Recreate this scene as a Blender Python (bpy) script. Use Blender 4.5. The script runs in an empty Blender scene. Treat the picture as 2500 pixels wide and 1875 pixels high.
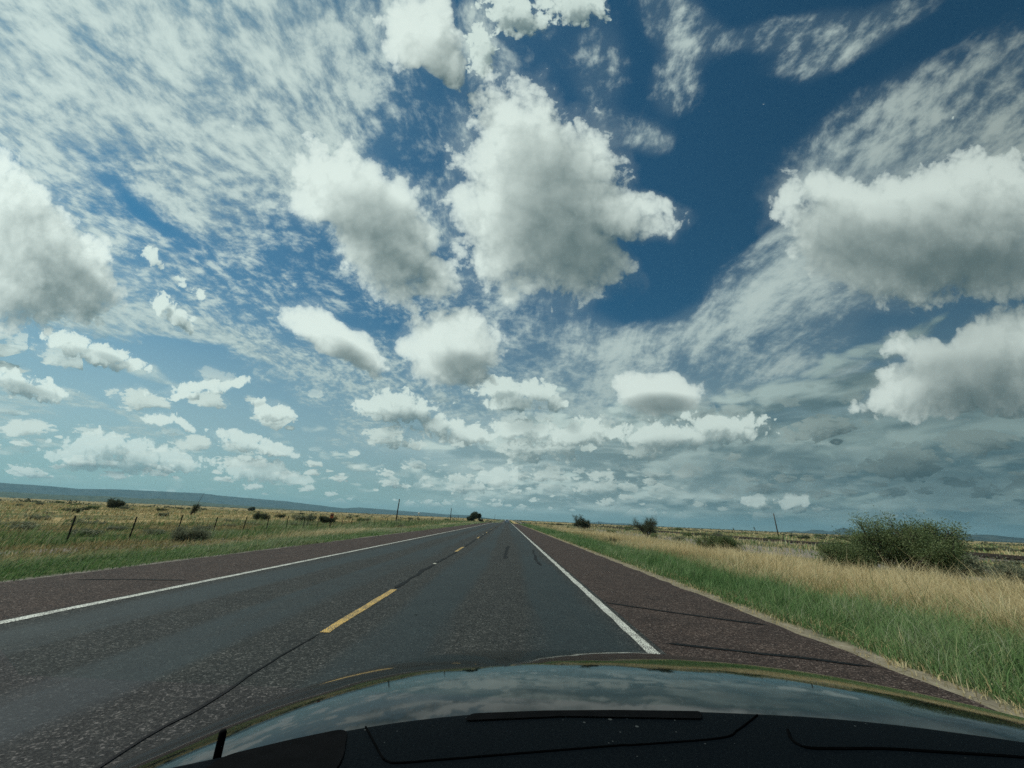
import bpy, bmesh, math, random
import numpy as np
from mathutils import Vector, Matrix

scene = bpy.context.scene
COL = scene.collection
PI = math.pi


# ------------------------------------------------------------------ node writing
class Nodes:
    """Writes shader node trees as expressions: every method adds a node and returns its output socket."""

    def __init__(self, tree):
        self.t = tree

    def new(self, kind, **props):
        n = self.t.nodes.new(kind)
        for k, v in props.items():
            setattr(n, k, v)
        return n

    def put(self, socket, v):
        if isinstance(v, bpy.types.NodeSocket):
            self.t.links.new(v, socket)
        elif isinstance(v, (tuple, list)) and socket.type == 'RGBA' and len(v) == 3:
            socket.default_value = (*v, 1.0)
        elif isinstance(v, (int, float)) and socket.type == 'VECTOR':
            socket.default_value = (v, v, v)
        elif isinstance(v, (int, float)) and socket.type == 'RGBA':
            socket.default_value = (v, v, v, 1.0)
        else:
            socket.default_value = v

    def fit(self, v, kind):
        """V as a socket of KIND, by explicit nodes made before the node that uses it (keeps shaders in writing order)"""
        if not isinstance(v, bpy.types.NodeSocket) or v.type == kind:
            return v
        if v.type == 'RGBA':
            n = self.new('ShaderNodeSeparateColor')
            self.t.links.new(v, n.inputs[0])
            r = n.outputs
        elif v.type == 'VECTOR':
            n = self.new('ShaderNodeSeparateXYZ')
            self.t.links.new(v, n.inputs[0])
            r = n.outputs
        else:
            r = [v, v, v]
        if kind == 'VALUE':
            return r[0]
        n = self.new('ShaderNodeCombineColor' if kind == 'RGBA' else 'ShaderNodeCombineXYZ')
        for i in range(3):
            self.t.links.new(r[i], n.inputs[i])
        return n.outputs[0]

    def m(self, op, a, b=0.0, c=None, clamp=False):
        a, b, c = (self.fit(x, 'VALUE') for x in (a, b, c))
        n = self.new('ShaderNodeMath', operation=op, use_clamp=clamp)
        self.put(n.inputs[0], a)
        self.put(n.inputs[1], b)
        if c is not None:
            self.put(n.inputs[2], c)
        return n.outputs[0]

    def add(self, a, b, clamp=False): return self.m('ADD', a, b, clamp=clamp)
    def sub(self, a, b, clamp=False): return self.m('SUBTRACT', a, b, clamp=clamp)
    def mul(self, a, b, clamp=False): return self.m('MULTIPLY', a, b, clamp=clamp)
    def mad(self, a, b, c, clamp=False): return self.m('MULTIPLY_ADD', a, b, c, clamp=clamp)
    def mx(self, a, b): return self.m('MAXIMUM', a, b)

    def v(self, op, a, b=None, scale=None):
        a, b = self.fit(a, 'VECTOR'), self.fit(b, 'VECTOR')
        n = self.new('ShaderNodeVectorMath', operation=op)
        self.put(n.inputs[0], a)
        if b is not None:
            self.put(n.inputs[1], b)
        if scale is not None:
            self.put(n.inputs['Scale'], scale)
        return n.outputs['Value'] if op in ('DOT_PRODUCT', 'LENGTH', 'DISTANCE') else n.outputs['Vector']

    def dim(self, color, f):
        """COLOR times the number F"""
        return self.mix(1.0, color, f, 'MULTIPLY')

    def xyz(self, x, y, z=0.0):
        n = self.new('ShaderNodeCombineXYZ')
        for s, q in zip(n.inputs, (x, y, z)):
            self.put(s, q)
        return n.outputs[0]

    def sep(self, a):
        n = self.new('ShaderNodeSeparateColor' if a.type == 'RGBA' else 'ShaderNodeSeparateXYZ')
        self.put(n.inputs[0], a)
        return n.outputs[0], n.outputs[1], n.outputs[2]

    def ramp(self, x, lo, hi, a=0.0, b=1.0, smooth=True):
        x = self.fit(x, 'VALUE')
        n = self.new('ShaderNodeMapRange', interpolation_type='SMOOTHSTEP' if smooth else 'LINEAR', clamp=True)
        for s, q in zip(n.inputs[:5], (x, lo, hi, a, b)):
            self.put(s, q)
        return n.outputs[0]

    def mix(self, f, a, b, blend='MIX'):
        f, a, b = self.fit(f, 'VALUE'), self.fit(a, 'RGBA'), self.fit(b, 'RGBA')
        n = self.new('ShaderNodeMix', data_type='RGBA', blend_type=blend, clamp_factor=True)
        self.put(n.inputs[0], f)
        self.put(n.inputs[6], a)
        self.put(n.inputs[7], b)
        return n.outputs[2]

    def noise(self, vec, scale, detail=4.0, rough=0.5, dist=0.0, dim='2D', lac=2.0, color=False):
        n = self.new('ShaderNodeTexNoise', noise_dimensions=dim)
        if vec is not None:
            self.put(n.inputs['Vector'], vec)
        for k, q in (('Scale', scale), ('Detail', detail), ('Roughness', rough), ('Lacunarity', lac), ('Distortion', dist)):
            self.put(n.inputs[k], q)
        return n.outputs['Color' if color else 0]

    def voronoi(self, vec, scale, detail=0.0, rough=0.5, feature='F1', rand=1.0, dim='3D', out='Distance'):
        n = self.new('ShaderNodeTexVoronoi', voronoi_dimensions=dim, feature=feature)
        self.put(n.inputs['Vector'], vec)
        self.put(n.inputs['Scale'], scale)
        for k, q in (('Detail', detail), ('Roughness', rough), ('Randomness', rand)):
            if k in n.inputs:
                self.put(n.inputs[k], q)
        return n.outputs[out]

    def colors(self, x, stops):
        x = self.fit(x, 'VALUE')
        n = self.new('ShaderNodeValToRGB')
        self.put(n.inputs[0], x)
        r = n.color_ramp
        while len(r.elements) < len(stops):
            r.elements.new(0.5)
        for e, (p, c) in zip(r.elements, stops):
            e.position, e.color = p, (*c, 1.0)
        return n.outputs[0]

    def curve(self, x, stops):
        """a table of plain numbers"""
        n = self.new('ShaderNodeValToRGB')
        self.put(n.inputs[0], x)
        r = n.color_ramp
        while len(r.elements) < len(stops):
            r.elements.new(0.5)
        for e, (p, v) in zip(r.elements, stops):
            e.position, e.color = p, (v, v, v, v)
        return n.outputs[1]

    def blob(self, vec, cx, cy, rx, ry, ang):
        """1 at the centre of an ellipse, falling to 0 at its rim."""
        n = self.new('ShaderNodeMapping', vector_type='TEXTURE')
        self.put(n.inputs['Vector'], vec)
        n.inputs['Location'].default_value = (cx, cy, 0.0)
        n.inputs['Rotation'].default_value = (0.0, 0.0, ang)
        n.inputs['Scale'].default_value = (rx, ry, 1.0)
        g = self.new('ShaderNodeTexGradient', gradient_type='SPHERICAL')
        self.put(g.inputs[0], n.outputs[0])
        return g.outputs['Fac']


def srgb(r, g, b):
    f = lambda c: c / 12.92 if c <= 0.04045 else ((c + 0.055) / 1.055) ** 2.4
    return tuple(f(c / 255.0) for c in (r, g, b))


def material(name):
    mt = bpy.data.materials.new(name)
    mt.use_nodes = True
    mt.node_tree.nodes.clear()
    nb = Nodes(mt.node_tree)
    out = nb.new('ShaderNodeOutputMaterial')
    p = nb.new('ShaderNodeBsdfPrincipled')
    mt.node_tree.links.new(p.outputs[0], out.inputs['Surface'])
    return mt, nb, p, out


# ------------------------------------------------------------------ building blocks
rng = np.random.default_rng(7)
random.seed(7)


def link(o, parent=None):
    COL.objects.link(o)
    if parent is not None:
        o.parent = parent
    return o


def tag(o, label=None, category=None, group=None, kind=None):
    for k, v in (('label', label), ('category', category), ('group', group), ('kind', kind)):
        if v:
            o[k] = v
    return o


def empty(name, loc=(0, 0, 0), rz=0.0):
    o = bpy.data.objects.new(name, None)
    o.empty_display_size = 0.2
    o.location = loc
    o.rotation_euler = (0, 0, rz)
    return link(o)


def mesh_from(name, verts, faces, mat, parent=None, smooth=False, loc=None):
    me = bpy.data.meshes.new(name)
    me.from_pydata([tuple(v) for v in verts], [], [tuple(f) for f in faces])
    me.update()
    if smooth:
        me.polygons.foreach_set('use_smooth', [True] * len(me.polygons))
    me.materials.append(mat)
    o = bpy.data.objects.new(name, me)
    if loc is not None:
        o.location = loc
    return link(o, parent)


def fast_mesh(name, co, loops, starts, mat, attrs=None):
    """a mesh from numpy arrays; attrs: name -> one float per vertex"""
    me = bpy.data.meshes.new(name)
    me.vertices.add(len(co))
    me.vertices.foreach_set('co', co.astype(np.float32).ravel())
    me.loops.add(len(loops))
    me.loops.foreach_set('vertex_index', loops.astype(np.int32))
    me.polygons.add(len(starts))
    me.polygons.foreach_set('loop_start', starts.astype(np.int32))
    for k, v in (attrs or {}).items():
        a = me.attributes.new(k, 'FLOAT', 'POINT')
        a.data.foreach_set('value', v.astype(np.float32))
    me.update(calc_edges=True)
    me.materials.append(mat)
    return me


def put_mesh(me, name, parent=None, loc=(0, 0, 0), rz=0.0, scale=(1, 1, 1)):
    o = bpy.data.objects.new(name, me)
    o.location, o.rotation_euler, o.scale = loc, (0, 0, rz), scale
    return link(o, parent)


def box(x0, x1, y0, y1, z0, z1):
    v = [(x, y, z) for x in (x0, x1) for y in (y0, y1) for z in (z0, z1)]
    return v, [(0, 1, 3, 2), (4, 6, 7, 5), (0, 4, 5, 1), (2, 3, 7, 6), (0, 2, 6, 4), (1, 5, 7, 3)]


def tubes(lines, n=5, cap=True):
    """lines: list of [(point, radius), ...] -> one tapered tube each"""
    V, Fc = [], []
    for line in lines:
        base = len(V)
        P = [Vector(p) for p, _ in line]
        for i, (p, r) in enumerate(line):
            t = (P[min(i + 1, len(P) - 1)] - P[max(i - 1, 0)])
            t = t.normalized() if t.length > 1e-9 else Vector((0, 0, 1))
            a = t.orthogonal().normalized() if abs(t.z) < 0.95 else Vector((1, 0, 0)).cross(t).normalized()
            b = t.cross(a)
            for k in range(n):
                w = 2 * PI * k / n
                V.append(P[i] + (a * math.cos(w) + b * math.sin(w)) * r)
        for i in range(len(line) - 1):
            for k in range(n):
                q0, q1 = base + i * n + k, base + i * n + (k + 1) % n
                Fc.append((q0, q1, q1 + n, q0 + n))
        if cap:
            Fc.append(tuple(base + (len(line) - 1) * n + k for k in range(n)))
            Fc.append(tuple(base + k for k in reversed(range(n))))
    return V, Fc


def vnoise(x, y, seed=0):
    """smooth value noise in 0..1, unit cells"""
    xi, yi = np.floor(x).astype(np.int64), np.floor(y).astype(np.int64)
    fx, fy = x - xi, y - yi
    fx, fy = fx * fx * (3 - 2 * fx), fy * fy * (3 - 2 * fy)

    def hsh(a, b):
        v = (a * 374761393 + b * 668265263 + seed * 974711) & 0x7fffffff
        v = ((v ^ (v >> 13)) * 1274126177) & 0x7fffffff
        return ((v ^ (v >> 16)) & 0xffff) / 65535.0
    return (hsh(xi, yi) * (1 - fx) + hsh(xi + 1, yi) * fx) * (1 - fy) + (hsh(xi, yi + 1) * (1 - fx) + hsh(xi + 1, yi + 1) * fx) * fy


def fbm2(x, y, seed=0, octaves=3):
    s, a, t = 0.0, 1.0, 0.0
    for k in range(octaves):
        s = s + a * vnoise(x * 2 ** k, y * 2 ** k, seed + k)
        t += a
        a *= 0.5
    return s / t


def smooth01(x):
    x = np.clip(x, 0, 1)
    return x * x * (3 - 2 * x)


EDGE_R, EDGE_L = 4.1, -8.2          # edges of the paved shoulders
LINE_R, LINE_L, MID = 1.67, -5.58, -2.06


def dip(y):
    """the road tops a faint rise, drops behind it and climbs back far away"""
    y = np.asarray(y, float)
    return -2.2 * smooth01((y - 165) / 130) * (1 - smooth01((y - 600) / 600))


def terrain(x, y):
    x, y = np.asarray(x, float), np.asarray(y, float)
    off = np.maximum(x - EDGE_R, EDGE_L - x)
    z = -0.03 - 0.10 * smooth01(off / 3.0)
    rough = (fbm2(x / 9.0, y / 9.0, 3) - 0.5) * 0.22 + (fbm2(x / 2.2, y / 2.2, 5) - 0.5) * 0.08
    z = z + rough * smooth01((off - 0.3) / 4.0) * (1 - smooth01((np.abs(y) - 300) / 300))
    return z + dip(y)


# ------------------------------------------------------------------ camera: held in a car driving along +Y
EYE = 1.32
FOCAL = 960.0                                  # in units of a 2500 x 1875 picture
d = Vector(((1239 - 1250) / FOCAL, -(1269 - 937.5) / FOCAL, -1.0)).normalized()      # the road's direction, seen by the camera
h = Vector((1.0, -0.0448, 0.0)).normalized()                                         # the horizon's direction in the picture
up = h.cross(d)
up = (up if up.y > 0 else -up).normalized()
right = d.cross(up).normalized()
CAM_ROT = Matrix((right, d, up))               # camera axes -> world axes
cam_data = bpy.data.cameras.new('camera')
cam_data.sensor_width = 36.0
cam_data.lens = 36.0 * FOCAL / 2500.0
cam_data.clip_start = 0.02
cam_data.clip_end = 60000.0
cam = bpy.data.objects.new('camera', cam_data)
COL.objects.link(cam)
cam.matrix_world = Matrix.Translation((0, 0, EYE)) @ CAM_ROT.to_4x4()
scene.camera = cam

SUN_EL, SUN_AZ = math.radians(54.0), math.radians(-72.0)     # azimuth clockwise from +Y: the sun stands high on the left
SUN_DIR = Vector((math.sin(SUN_AZ) * math.cos(SUN_EL), math.cos(SUN_AZ) * math.cos(SUN_EL), math.sin(SUN_EL)))
sun_data = bpy.data.lights.new('sun', 'SUN')
sun_data.energy = 3.6
sun_data.angle = math.radians(0.53)
sun_data.color = (1.0, 0.95, 0.86)
sun = bpy.data.objects.new('sun', sun_data)
COL.objects.link(sun)
sun.location = SUN_DIR * 500.0
sun.rotation_euler = SUN_DIR.to_track_quat('Z', 'Y').to_euler()

scene.view_settings.view_transform = 'Standard'
scene.view_settings.look = 'None'
scene.view_settings.exposure = -0.06
scene.view_settings.gamma = 1.0
scene.render.film_transparent = False


# ------------------------------------------------------------------ sky: Nishita air, high veils, cumulus and a low deck
# Each row is one lobe of a cloud, fixed on the sky: (u, v, radius, radius, turn[, weight]) on the plane that
# touches the sky 20 degrees above the horizon straight ahead.
BIG = [
    (0.0747, 0.4425, 0.3853, [0.786, 0.716, 0.708, 0.71, 0.745, 0.711, 0.664, 0.63, 0.615, 0.721, 0.675, 0.715, 0.76, 0.52, 0.811, 0.824, 0.515, 0.531, 0.575, 0.578, 0.629, 0.607, 0.596, 0.797, 0.795, 1.0, 0.806, 0.701, 0.705, 0.61, 0.786]),   # central
    (-0.3799, 0.3887, 0.3139, [0.601, 0.398, 0.357, 0.35, 0.396, 0.48, 0.513, 0.553, 0.617, 0.769, 0.788, 0.886, 1.0, 0.587, 0.565, 0.506, 0.46, 0.43, 0.417, 0.421, 0.362, 0.375, 0.416, 0.495, 0.646, 0.683, 0.778, 0.889, 0.786, 0.679, 0.601]),   # band
    (-1.2125, 0.2486, 0.3422, [0.822, 0.787, 0.766, 0.78, 0.766, 0.64, 0.57, 0.527, 0.506, 0.508, 0.545, 0.638, 0.74, 0.725, 0.635, 0.569, 0.524, 0.441, 0.402, 0.402, 0.42, 0.457, 0.508, 0.602, 0.835, 1.0, 0.961, 0.859, 0.809, 0.798, 0.822]),   # leftmass
    (0.9738, 0.4105, 0.4999, [0.657, 0.579, 0.531, 0.51, 0.473, 0.426, 0.388, 0.371, 0.371, 0.378, 0.397, 0.438, 0.552, 0.762, 0.938, 1.0, 0.939, 0.881, 0.695, 0.549, 0.465, 0.379, 0.325, 0.3, 0.305, 0.324, 0.363, 0.46, 0.665, 0.681, 0.657]),   # rightmass
    (1.1337, 0.0794, 0.3265, [0.531, 0.672, 0.889, 0.731, 0.57, 0.476, 0.424, 0.401, 0.4, 0.417, 0.457, 0.531, 0.645, 0.815, 1.0, 0.964, 0.933, 0.848, 0.81, 0.67, 0.537, 0.433, 0.365, 0.265, 0.213, 0.204, 0.241, 0.448, 0.576, 0.627, 0.531]),   # rightlow
    (-0.1673, 0.0642, 0.1560, [0.836, 0.717, 0.699, 0.73, 0.646, 0.594, 0.566, 0.546, 0.551, 0.581, 0.638, 0.733, 0.909, 0.759, 0.835, 0.934, 1.0, 0.922, 0.859, 0.83, 0.774, 0.719, 0.646, 0.603, 0.649, 0.734, 0.644, 0.786, 0.82, 0.833, 0.836]),   # mid
    (-0.4567, 0.0752, 0.1490, [0.625, 0.492, 0.419, 0.379, 0.351, 0.329, 0.324, 0.332, 0.358, 0.407, 0.494, 0.664, 0.936, 0.982, 0.722, 0.583, 0.508, 0.414, 0.343, 0.304, 0.287, 0.308, 0.349, 0.424, 0.601, 0.787, 0.874, 0.938, 1.0, 0.859, 0.625]),   # midleft
    (0.3605, -0.0247, 0.1269, [0.87, 0.813, 0.771, 0.627, 0.514, 0.452, 0.42, 0.408, 0.415, 0.429, 0.459, 0.518, 0.626, 0.837, 1.0, 0.994, 0.908, 0.773, 0.683, 0.597, 0.521, 0.481, 0.466, 0.452, 0.452, 0.473, 0.724, 0.801, 0.832, 0.847, 0.87]),   # midright
    (-0.2501, 0.8102, 0.1596, [0.742, 0.654, 0.57, 0.526, 0.366, 0.26, 0.262, 0.277, 0.307, 0.363, 0.479, 0.715, 0.697, 0.638, 0.613, 0.616, 0.56, 0.519, 0.505, 0.534, 0.825, 0.943, 1.0, 0.966, 0.976, 0.934, 0.897, 0.873, 0.874, 0.796, 0.742]),   # top
]

SMALL = [
    (0.0668, -0.0352, 0.0659, 0.0377, 0.0432),
    (-0.0336, -0.0301, 0.0589, 0.0306, 0.0438),
    (-0.0087, -0.0621, 0.0707, 0.0259, 0.0438),
    (0.109, -0.0569, 0.0294, 0.0259, 0.0384),
    (-0.2851, -0.0883, 0.1004, 0.0449, -0.0947),
    (-0.1829, -0.1312, 0.0614, 0.0331, 0.0454),
    (-0.3619, -0.0917, 0.059, 0.026, -0.217),
    (-1.1362, 0.0377, 0.0685, 0.0308, -0.2136),
    (-1.0524, 0.0106, 0.0921, 0.0308, -0.2161),
    (-0.9747, -0.012, 0.0533, 0.0166, -0.0942),
    (-1.2584, -0.0717, 0.1064, 0.0334, -0.2689),
    (-1.1687, -0.0915, 0.0476, 0.0213, 0.0484),
    (-0.7895, -0.0572, 0.1128, 0.0177, 0.1481),
    (-0.8361, -0.0852, 0.0427, 0.0142, 0.0454),
    (-0.7188, -0.0434, 0.0617, 0.0106, 0.1828),
    (-0.8999, 0.1503, 0.0329, 0.0284, -0.3527),
    (-0.8514, 0.1112, 0.0516, 0.0261, -0.566),
    (-0.9232, 0.2608, 0.0398, 0.0236, -0.4731, 0.8),
    (-0.8628, 0.2141, 0.0281, 0.0212, -0.4636, 0.62),
    (-0.8025, 0.1756, 0.0282, 0.0165, -0.2986, 0.6),
    (-0.6122, -0.1122, 0.0568, 0.0285, -0.1274),
    (-0.8997, -0.1449, 0.0498, 0.0178, -0.0585),
    (-0.8459, -0.1544, 0.0449, 0.0119, -0.3934),
    (-0.6963, -0.1894, 0.0758, 0.0262, -0.1642),
    (-0.6007, -0.2089, 0.0711, 0.0167, -0.1651),
    (-1.0344, -0.2222, 0.131, 0.038, 0.0458),
    (-1.0933, -0.2486, 0.1073, 0.0262, 0.0455),
    (-0.9027, -0.2461, 0.1367, 0.031, -0.0596),
    (-1.0331, -0.2698, 0.137, 0.0214, 0.01),
    (-0.6404, -0.2642, 0.1068, 0.0286, -0.0596),
    (-0.5446, -0.2838, 0.0534, 0.0167, -0.1296),
    (-0.0299, -0.2549, 0.0591, 0.0226, 0.0448),
    (0.6273, -0.2908, 0.0377, 0.019, 0.0419),
    (0.7234, -0.2805, 0.0423, 0.0213, 0.0413),
    (-0.1111, -0.1517, 0.0827, 0.0284, 0.0444),
    (0.0181, -0.1342, 0.0944, 0.0355, 0.0441),
    (0.1714, -0.1333, 0.1119, 0.0378, 0.0438),
    (0.3951, -0.1294, 0.147, 0.0378, 0.0437),
    (0.5351, -0.1055, 0.1233, 0.0425, 0.0429),
    (0.1103, 0.939, 0.0868, 0.0513, 0.0359),
    (-0.0392, 0.9102, 0.0985, 0.0514, -0.3018),
    (-0.1165, 0.8155, 0.0688, 0.0372, -1.5277),
]

VEIL = [
    (-0.2569, 0.3938, 0.1281, 0.1053, 1.2454, 0.42),
    (-0.1376, 0.2004, 0.1879, 0.0585, 0.0427, 0.4),
    (-0.5009, 0.4883, 0.1631, 0.105, -0.5582, 0.4),
    (-0.0943, 0.8393, 0.126, 0.0697, 1.4353, 0.45),
    (-0.3047, 0.8653, 0.1744, 0.1031, -0.129, 0.5),
    (-0.3321, 0.6688, 0.2568, 0.1959, 0.0433, 0.27),
    (-0.4934, 0.2789, 0.3049, 0.1406, -0.3028, 0.3),
    (0.0106, 0.8321, 0.1857, 0.1374, 0.0346, 0.2),
    (-0.7254, 0.1636, 0.2939, 0.1414, -0.3019, 0.36),
    (-0.2, 0.2913, 0.2347, 0.14, 0.0431, 0.28),
    (-0.9041, 0.2147, 0.2347, 0.0944, -0.3904, 0.34),
    (-1.1913, 0.8301, 0.3516, 0.1379, 0.0425, 1.0),
    (-0.9183, 0.7028, 0.4887, 0.2555, -0.3846, 1.0),
    (-0.5659, 0.6709, 0.1872, 0.1844, 0.2363, 0.7),
    (-1.2564, 0.6081, 0.257, 0.14, -0.2953, 0.8),
    (0.0915, 0.0695, 0.1878, 0.141, -1.5233, 0.35),
    (0.0845, -0.0368, 0.306, 0.0825, 0.0435, 0.4),
    (-1.0958, 0.7648, 0.4892, 0.2665, -0.2956, 1.0),
    (-0.9394, 0.621, 0.3833, 0.1636, -0.5632, 1.0),
    (-0.6904, 0.5385, 0.256, 0.1401, -0.5607, 0.95),
    (-0.6298, 0.8295, 0.3022, 0.2073, -0.291, 0.9),
    (-0.8276, 0.4166, 0.1864, 0.0705, -0.6537, 0.75),
    (-1.0992, 0.4403, 0.3025, 0.0354, -0.6567, 0.55),
    (-1.2072, 0.5173, 0.1396, 0.0353, -0.5672, 0.5),
    (-0.767, 0.3609, 0.1286, 0.0587, -0.4766, 0.5),
    (-0.9247, 0.1081, 0.3304, 0.059, -0.1654, 0.85),
    (-0.8047, 0.0543, 0.1653, 0.033, -0.1304, 0.75),
    (-1.2136, 0.2954, 0.2341, 0.1891, -0.447, 0.9),
    (-0.4362, 0.6415, 0.1276, 0.0698, 1.074, 0.45),
    (0.3304, 0.9362, 0.1264, 0.086, -0.9797, 0.42),
    (0.4355, 0.9176, 0.0926, 0.0569, -0.1365, 0.36),
    (0.1547, 0.7805, 0.1089, 0.0697, 1.2619, 0.34),
    (0.3667, 0.789, 0.0977, 0.0647, 0.6383, 0.46),
    (0.2987, 0.6391, 0.0812, 0.0519, 0.2067, 0.45),
    (0.2049, 0.6537, 0.0929, 0.0576, 0.2078, 0.36),
    (0.8509, 0.9226, 0.1711, 0.0575, 0.4726, 0.45),
    (-0.1534, 0.5837, 0.104, 0.0467, 1.3466, 0.4),
    (0.8158, 0.9326, 0.2062, 0.0572, 0.298, 0.42),
    (0.6418, 0.9486, 0.1724, 0.04, 0.2113, 0.4),
    (1.0667, 0.5992, 0.3776, 0.2208, 0.5606, 0.55),
    (1.2065, 0.7656, 0.2727, 0.1391, 0.6511, 0.5),
    (0.8907, 0.638, 0.2979, 0.116, 0.5638, 0.36),
    (1.1302, 0.5095, 0.3216, 0.1626, 0.3861, 0.6),
    (0.7829, 0.4951, 0.1844, 0.1047, 0.4728, 0.35),
    (0.5883, 0.2197, 0.3376, 0.1053, 0.3039, 0.62),
    (0.6784, 0.2818, 0.1857, 0.0935, 0.389, 0.6),
    (0.394, 0.1295, 0.2572, 0.0938, 0.2517, 0.55),
    (0.7424, 0.1795, 0.2908, 0.0703, 0.305, 0.55),
    (0.0696, 0.0333, 0.1646, 0.1529, -1.5176, 0.4),
    (-0.2461, -0.0276, 0.3772, 0.1062, -0.218, 0.45),
    (-0.5058, -0.0389, 0.2596, 0.1064, -0.2167, 0.6),
    (0.2792, 0.0776, 0.1877, 0.0821, 0.042, 0.5),
    (-1.0721, -0.1466, 0.3082, 0.0298, -0.1655, 0.55),
    (-1.2392, -0.1302, 0.1784, 0.0475, -0.0417, 0.6),
    (-0.9519, -0.1888, 0.1896, 0.0262, -0.218, 0.5),
    (0.6334, 0.0342, 0.3039, 0.0705, 0.1831, 0.65),
    (0.911, 0.2917, 0.3484, 0.0815, 0.1288, 0.7),
]

DARK = [
    (1.0482, 0.3324, 0.4064, 0.1973, 0.0365, 0.4),
    (1.1344, 0.0677, 0.268, 0.1522, 0.0345, 0.35),
    (1.2353, -0.2339, 0.3864, 0.0709, 0.0088, 0.7),
    (0.7285, -0.2033, 0.3875, 0.0591, 0.0442, 0.55),
    (0.3516, -0.2023, 0.3062, 0.0308, 0.0444, 0.45),
    (0.1981, 0.3023, 0.152, 0.0815, 0.0403, 0.85),
    (0.0879, 0.4082, 0.2206, 0.1402, -1.5231, 0.55),
    (-0.3561, 0.378, 0.1284, 0.0936, -0.6443, 0.4),
    (-0.2925, 0.2523, 0.1175, 0.0584, 0.0434, 0.3),
    (-1.0928, 0.195, 0.0936, 0.0297, -0.6215, 0.5),
    (-1.1883, 0.2261, 0.0701, 0.0214, -0.6572, 0.3),
    (1.1765, 0.3262, 0.1856, 0.0638, 0.0395, 1.0),
    (0.9656, 0.3521, 0.2323, 0.0812, 0.0397, 0.5),
    (0.7669, 0.367, 0.1277, 0.093, -1.4983, 0.4),
    (1.1461, 0.0682, 0.1398, 0.0468, 0.041, 0.55),
    (1.1858, -0.0063, 0.1749, 0.0469, 0.0422, 0.6),
    (-0.1305, 0.0305, 0.0707, 0.0329, 0.0438, 0.6),
    (-0.408, 0.0361, 0.0647, 0.0307, -0.567, 0.6),
    (0.3794, -0.0498, 0.1057, 0.0306, 0.0432, 0.9),
    (0.0504, -0.0642, 0.0707, 0.0189, 0.0437, 0.5),
    (-0.2663, -0.1171, 0.0827, 0.0213, 0.0443, 0.7),
    (-1.0285, 0.0034, 0.059, 0.0142, -0.305, 0.5),
    (-1.2402, -0.0851, 0.0947, 0.0191, -0.2175, 0.6),
    (-1.0447, -0.2822, 0.1787, 0.0167, 0.0097, 0.9),
    (0.4436, -0.1568, 0.1646, 0.0213, 0.0441, 0.6),
    (0.8207, -0.1696, 0.258, 0.026, 0.0442, 0.5),
    (1.1168, -0.2156, 0.281, 0.0354, 0.0443, 0.8),
    (0.6492, -0.2601, 0.2588, 0.019, 0.0447, 0.6),
    (1.1783, -0.2601, 0.2344, 0.026, 0.0093, 0.8),
]



def outlines(nb, q, rows):
    """1 at a cloud's centre, 0 on its outline (a radius per bearing), negative outside; the best of all rows"""
    out = None
    for cx, cy, big, radii in rows:
        r = nb.v('SUBTRACT', q, (cx, cy, 0.0))
        turn = nb.mad(nb.m('ARCTAN2', nb.v('DOT_PRODUCT', r, (0, 1, 0)), nb.v('DOT_PRODUCT', r, (1, 0, 0))), 0.5 / PI, 0.5)
        k = nb.curve(turn, [(i / (len(radii) - 1), v) for i, v in enumerate(radii)])
        inside = nb.mad(nb.m('DIVIDE', nb.v('LENGTH', r), nb.mul(k, big)), -1.0, 1.0)
        out = inside if out is None else nb.mx(out, inside)
    return out


def lobes(nb, q, rows):
    out = None
    for r in rows:
        b = nb.blob(q, r[0], r[1], r[2] * 1.7, r[3] * 1.7, r[4])
        if len(r) > 5:
            b = nb.mul(b, r[5])
        out = b if out is None else nb.m('SMOOTH_MAX', out, b, 0.1)
    return nb.mad(out, 1.7, -0.7)


def weighted(nb, q, rows, grow):
    """lobes with weights, joined like layers of thin cloud: 1 - prod(1 - w * lobe)"""
    out = None
    for r in rows:
        b = nb.ramp(nb.blob(q, r[0], r[1], r[2] * grow, r[3] * grow, r[4]), 0.0, 0.75)
        t = nb.mad(b, -r[5], 1.0)
        out = t if out is None else nb.mul(out, t)
    return nb.sub(1.0, out)


def group(name, outputs, build):
    g = bpy.data.node_groups.new(name, 'ShaderNodeTree')
    g.interface.new_socket('Vector', in_out='INPUT', socket_type='NodeSocketVector')
    for o in outputs:
        g.interface.new_socket(o, in_out='OUTPUT', socket_type='NodeSocketFloat')
    nb = Nodes(g)
    gi = nb.new('NodeGroupInput')
    res = build(nb, gi.outputs[0])
    go = nb.new('NodeGroupOutput')
    for s, r in zip(go.inputs, res):
        g.links.new(r, s)
    return g


def cumulus(shape, rows, size, rag, bias):
    """density of heaped cloud: its shape broken up by billows and fine turbulence; size: billow frequency"""
    def build(nb, q):
        w = nb.noise(q, size * 0.45, 3.0, 0.55, color=True)
        q1 = nb.v('ADD', q, nb.v('MULTIPLY', nb.v('SUBTRACT', w, (0.5, 0.5, 0.5)), (0.55 / size, 0.55 / size, 0.0)))
        w2 = nb.noise(q, size * 2.2, 4.0, 0.6, color=True)
        q2 = nb.v('ADD', q1, nb.v('MULTIPLY', nb.v('SUBTRACT', w2, (0.5, 0.5, 0.5)), (0.42 / size, 0.42 / size, 0.0)))
        body = nb.m('MINIMUM', shape(nb, q1, rows), 0.85)
        n = nb.noise(q1, size, 9.0, 0.62)
        bil = nb.voronoi(q2, size * 1.3, 2.0, 0.5, dim='2D')
        f = nb.add(nb.mul(nb.sub(n, 0.5), rag), nb.mul(nb.sub(0.40, bil), rag * 0.34))
        return [nb.add(nb.add(body, bias), f), body, nb.add(nb.sub(0.38, bil), nb.mul(nb.sub(n, 0.5), 0.8))]
    return build


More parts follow.
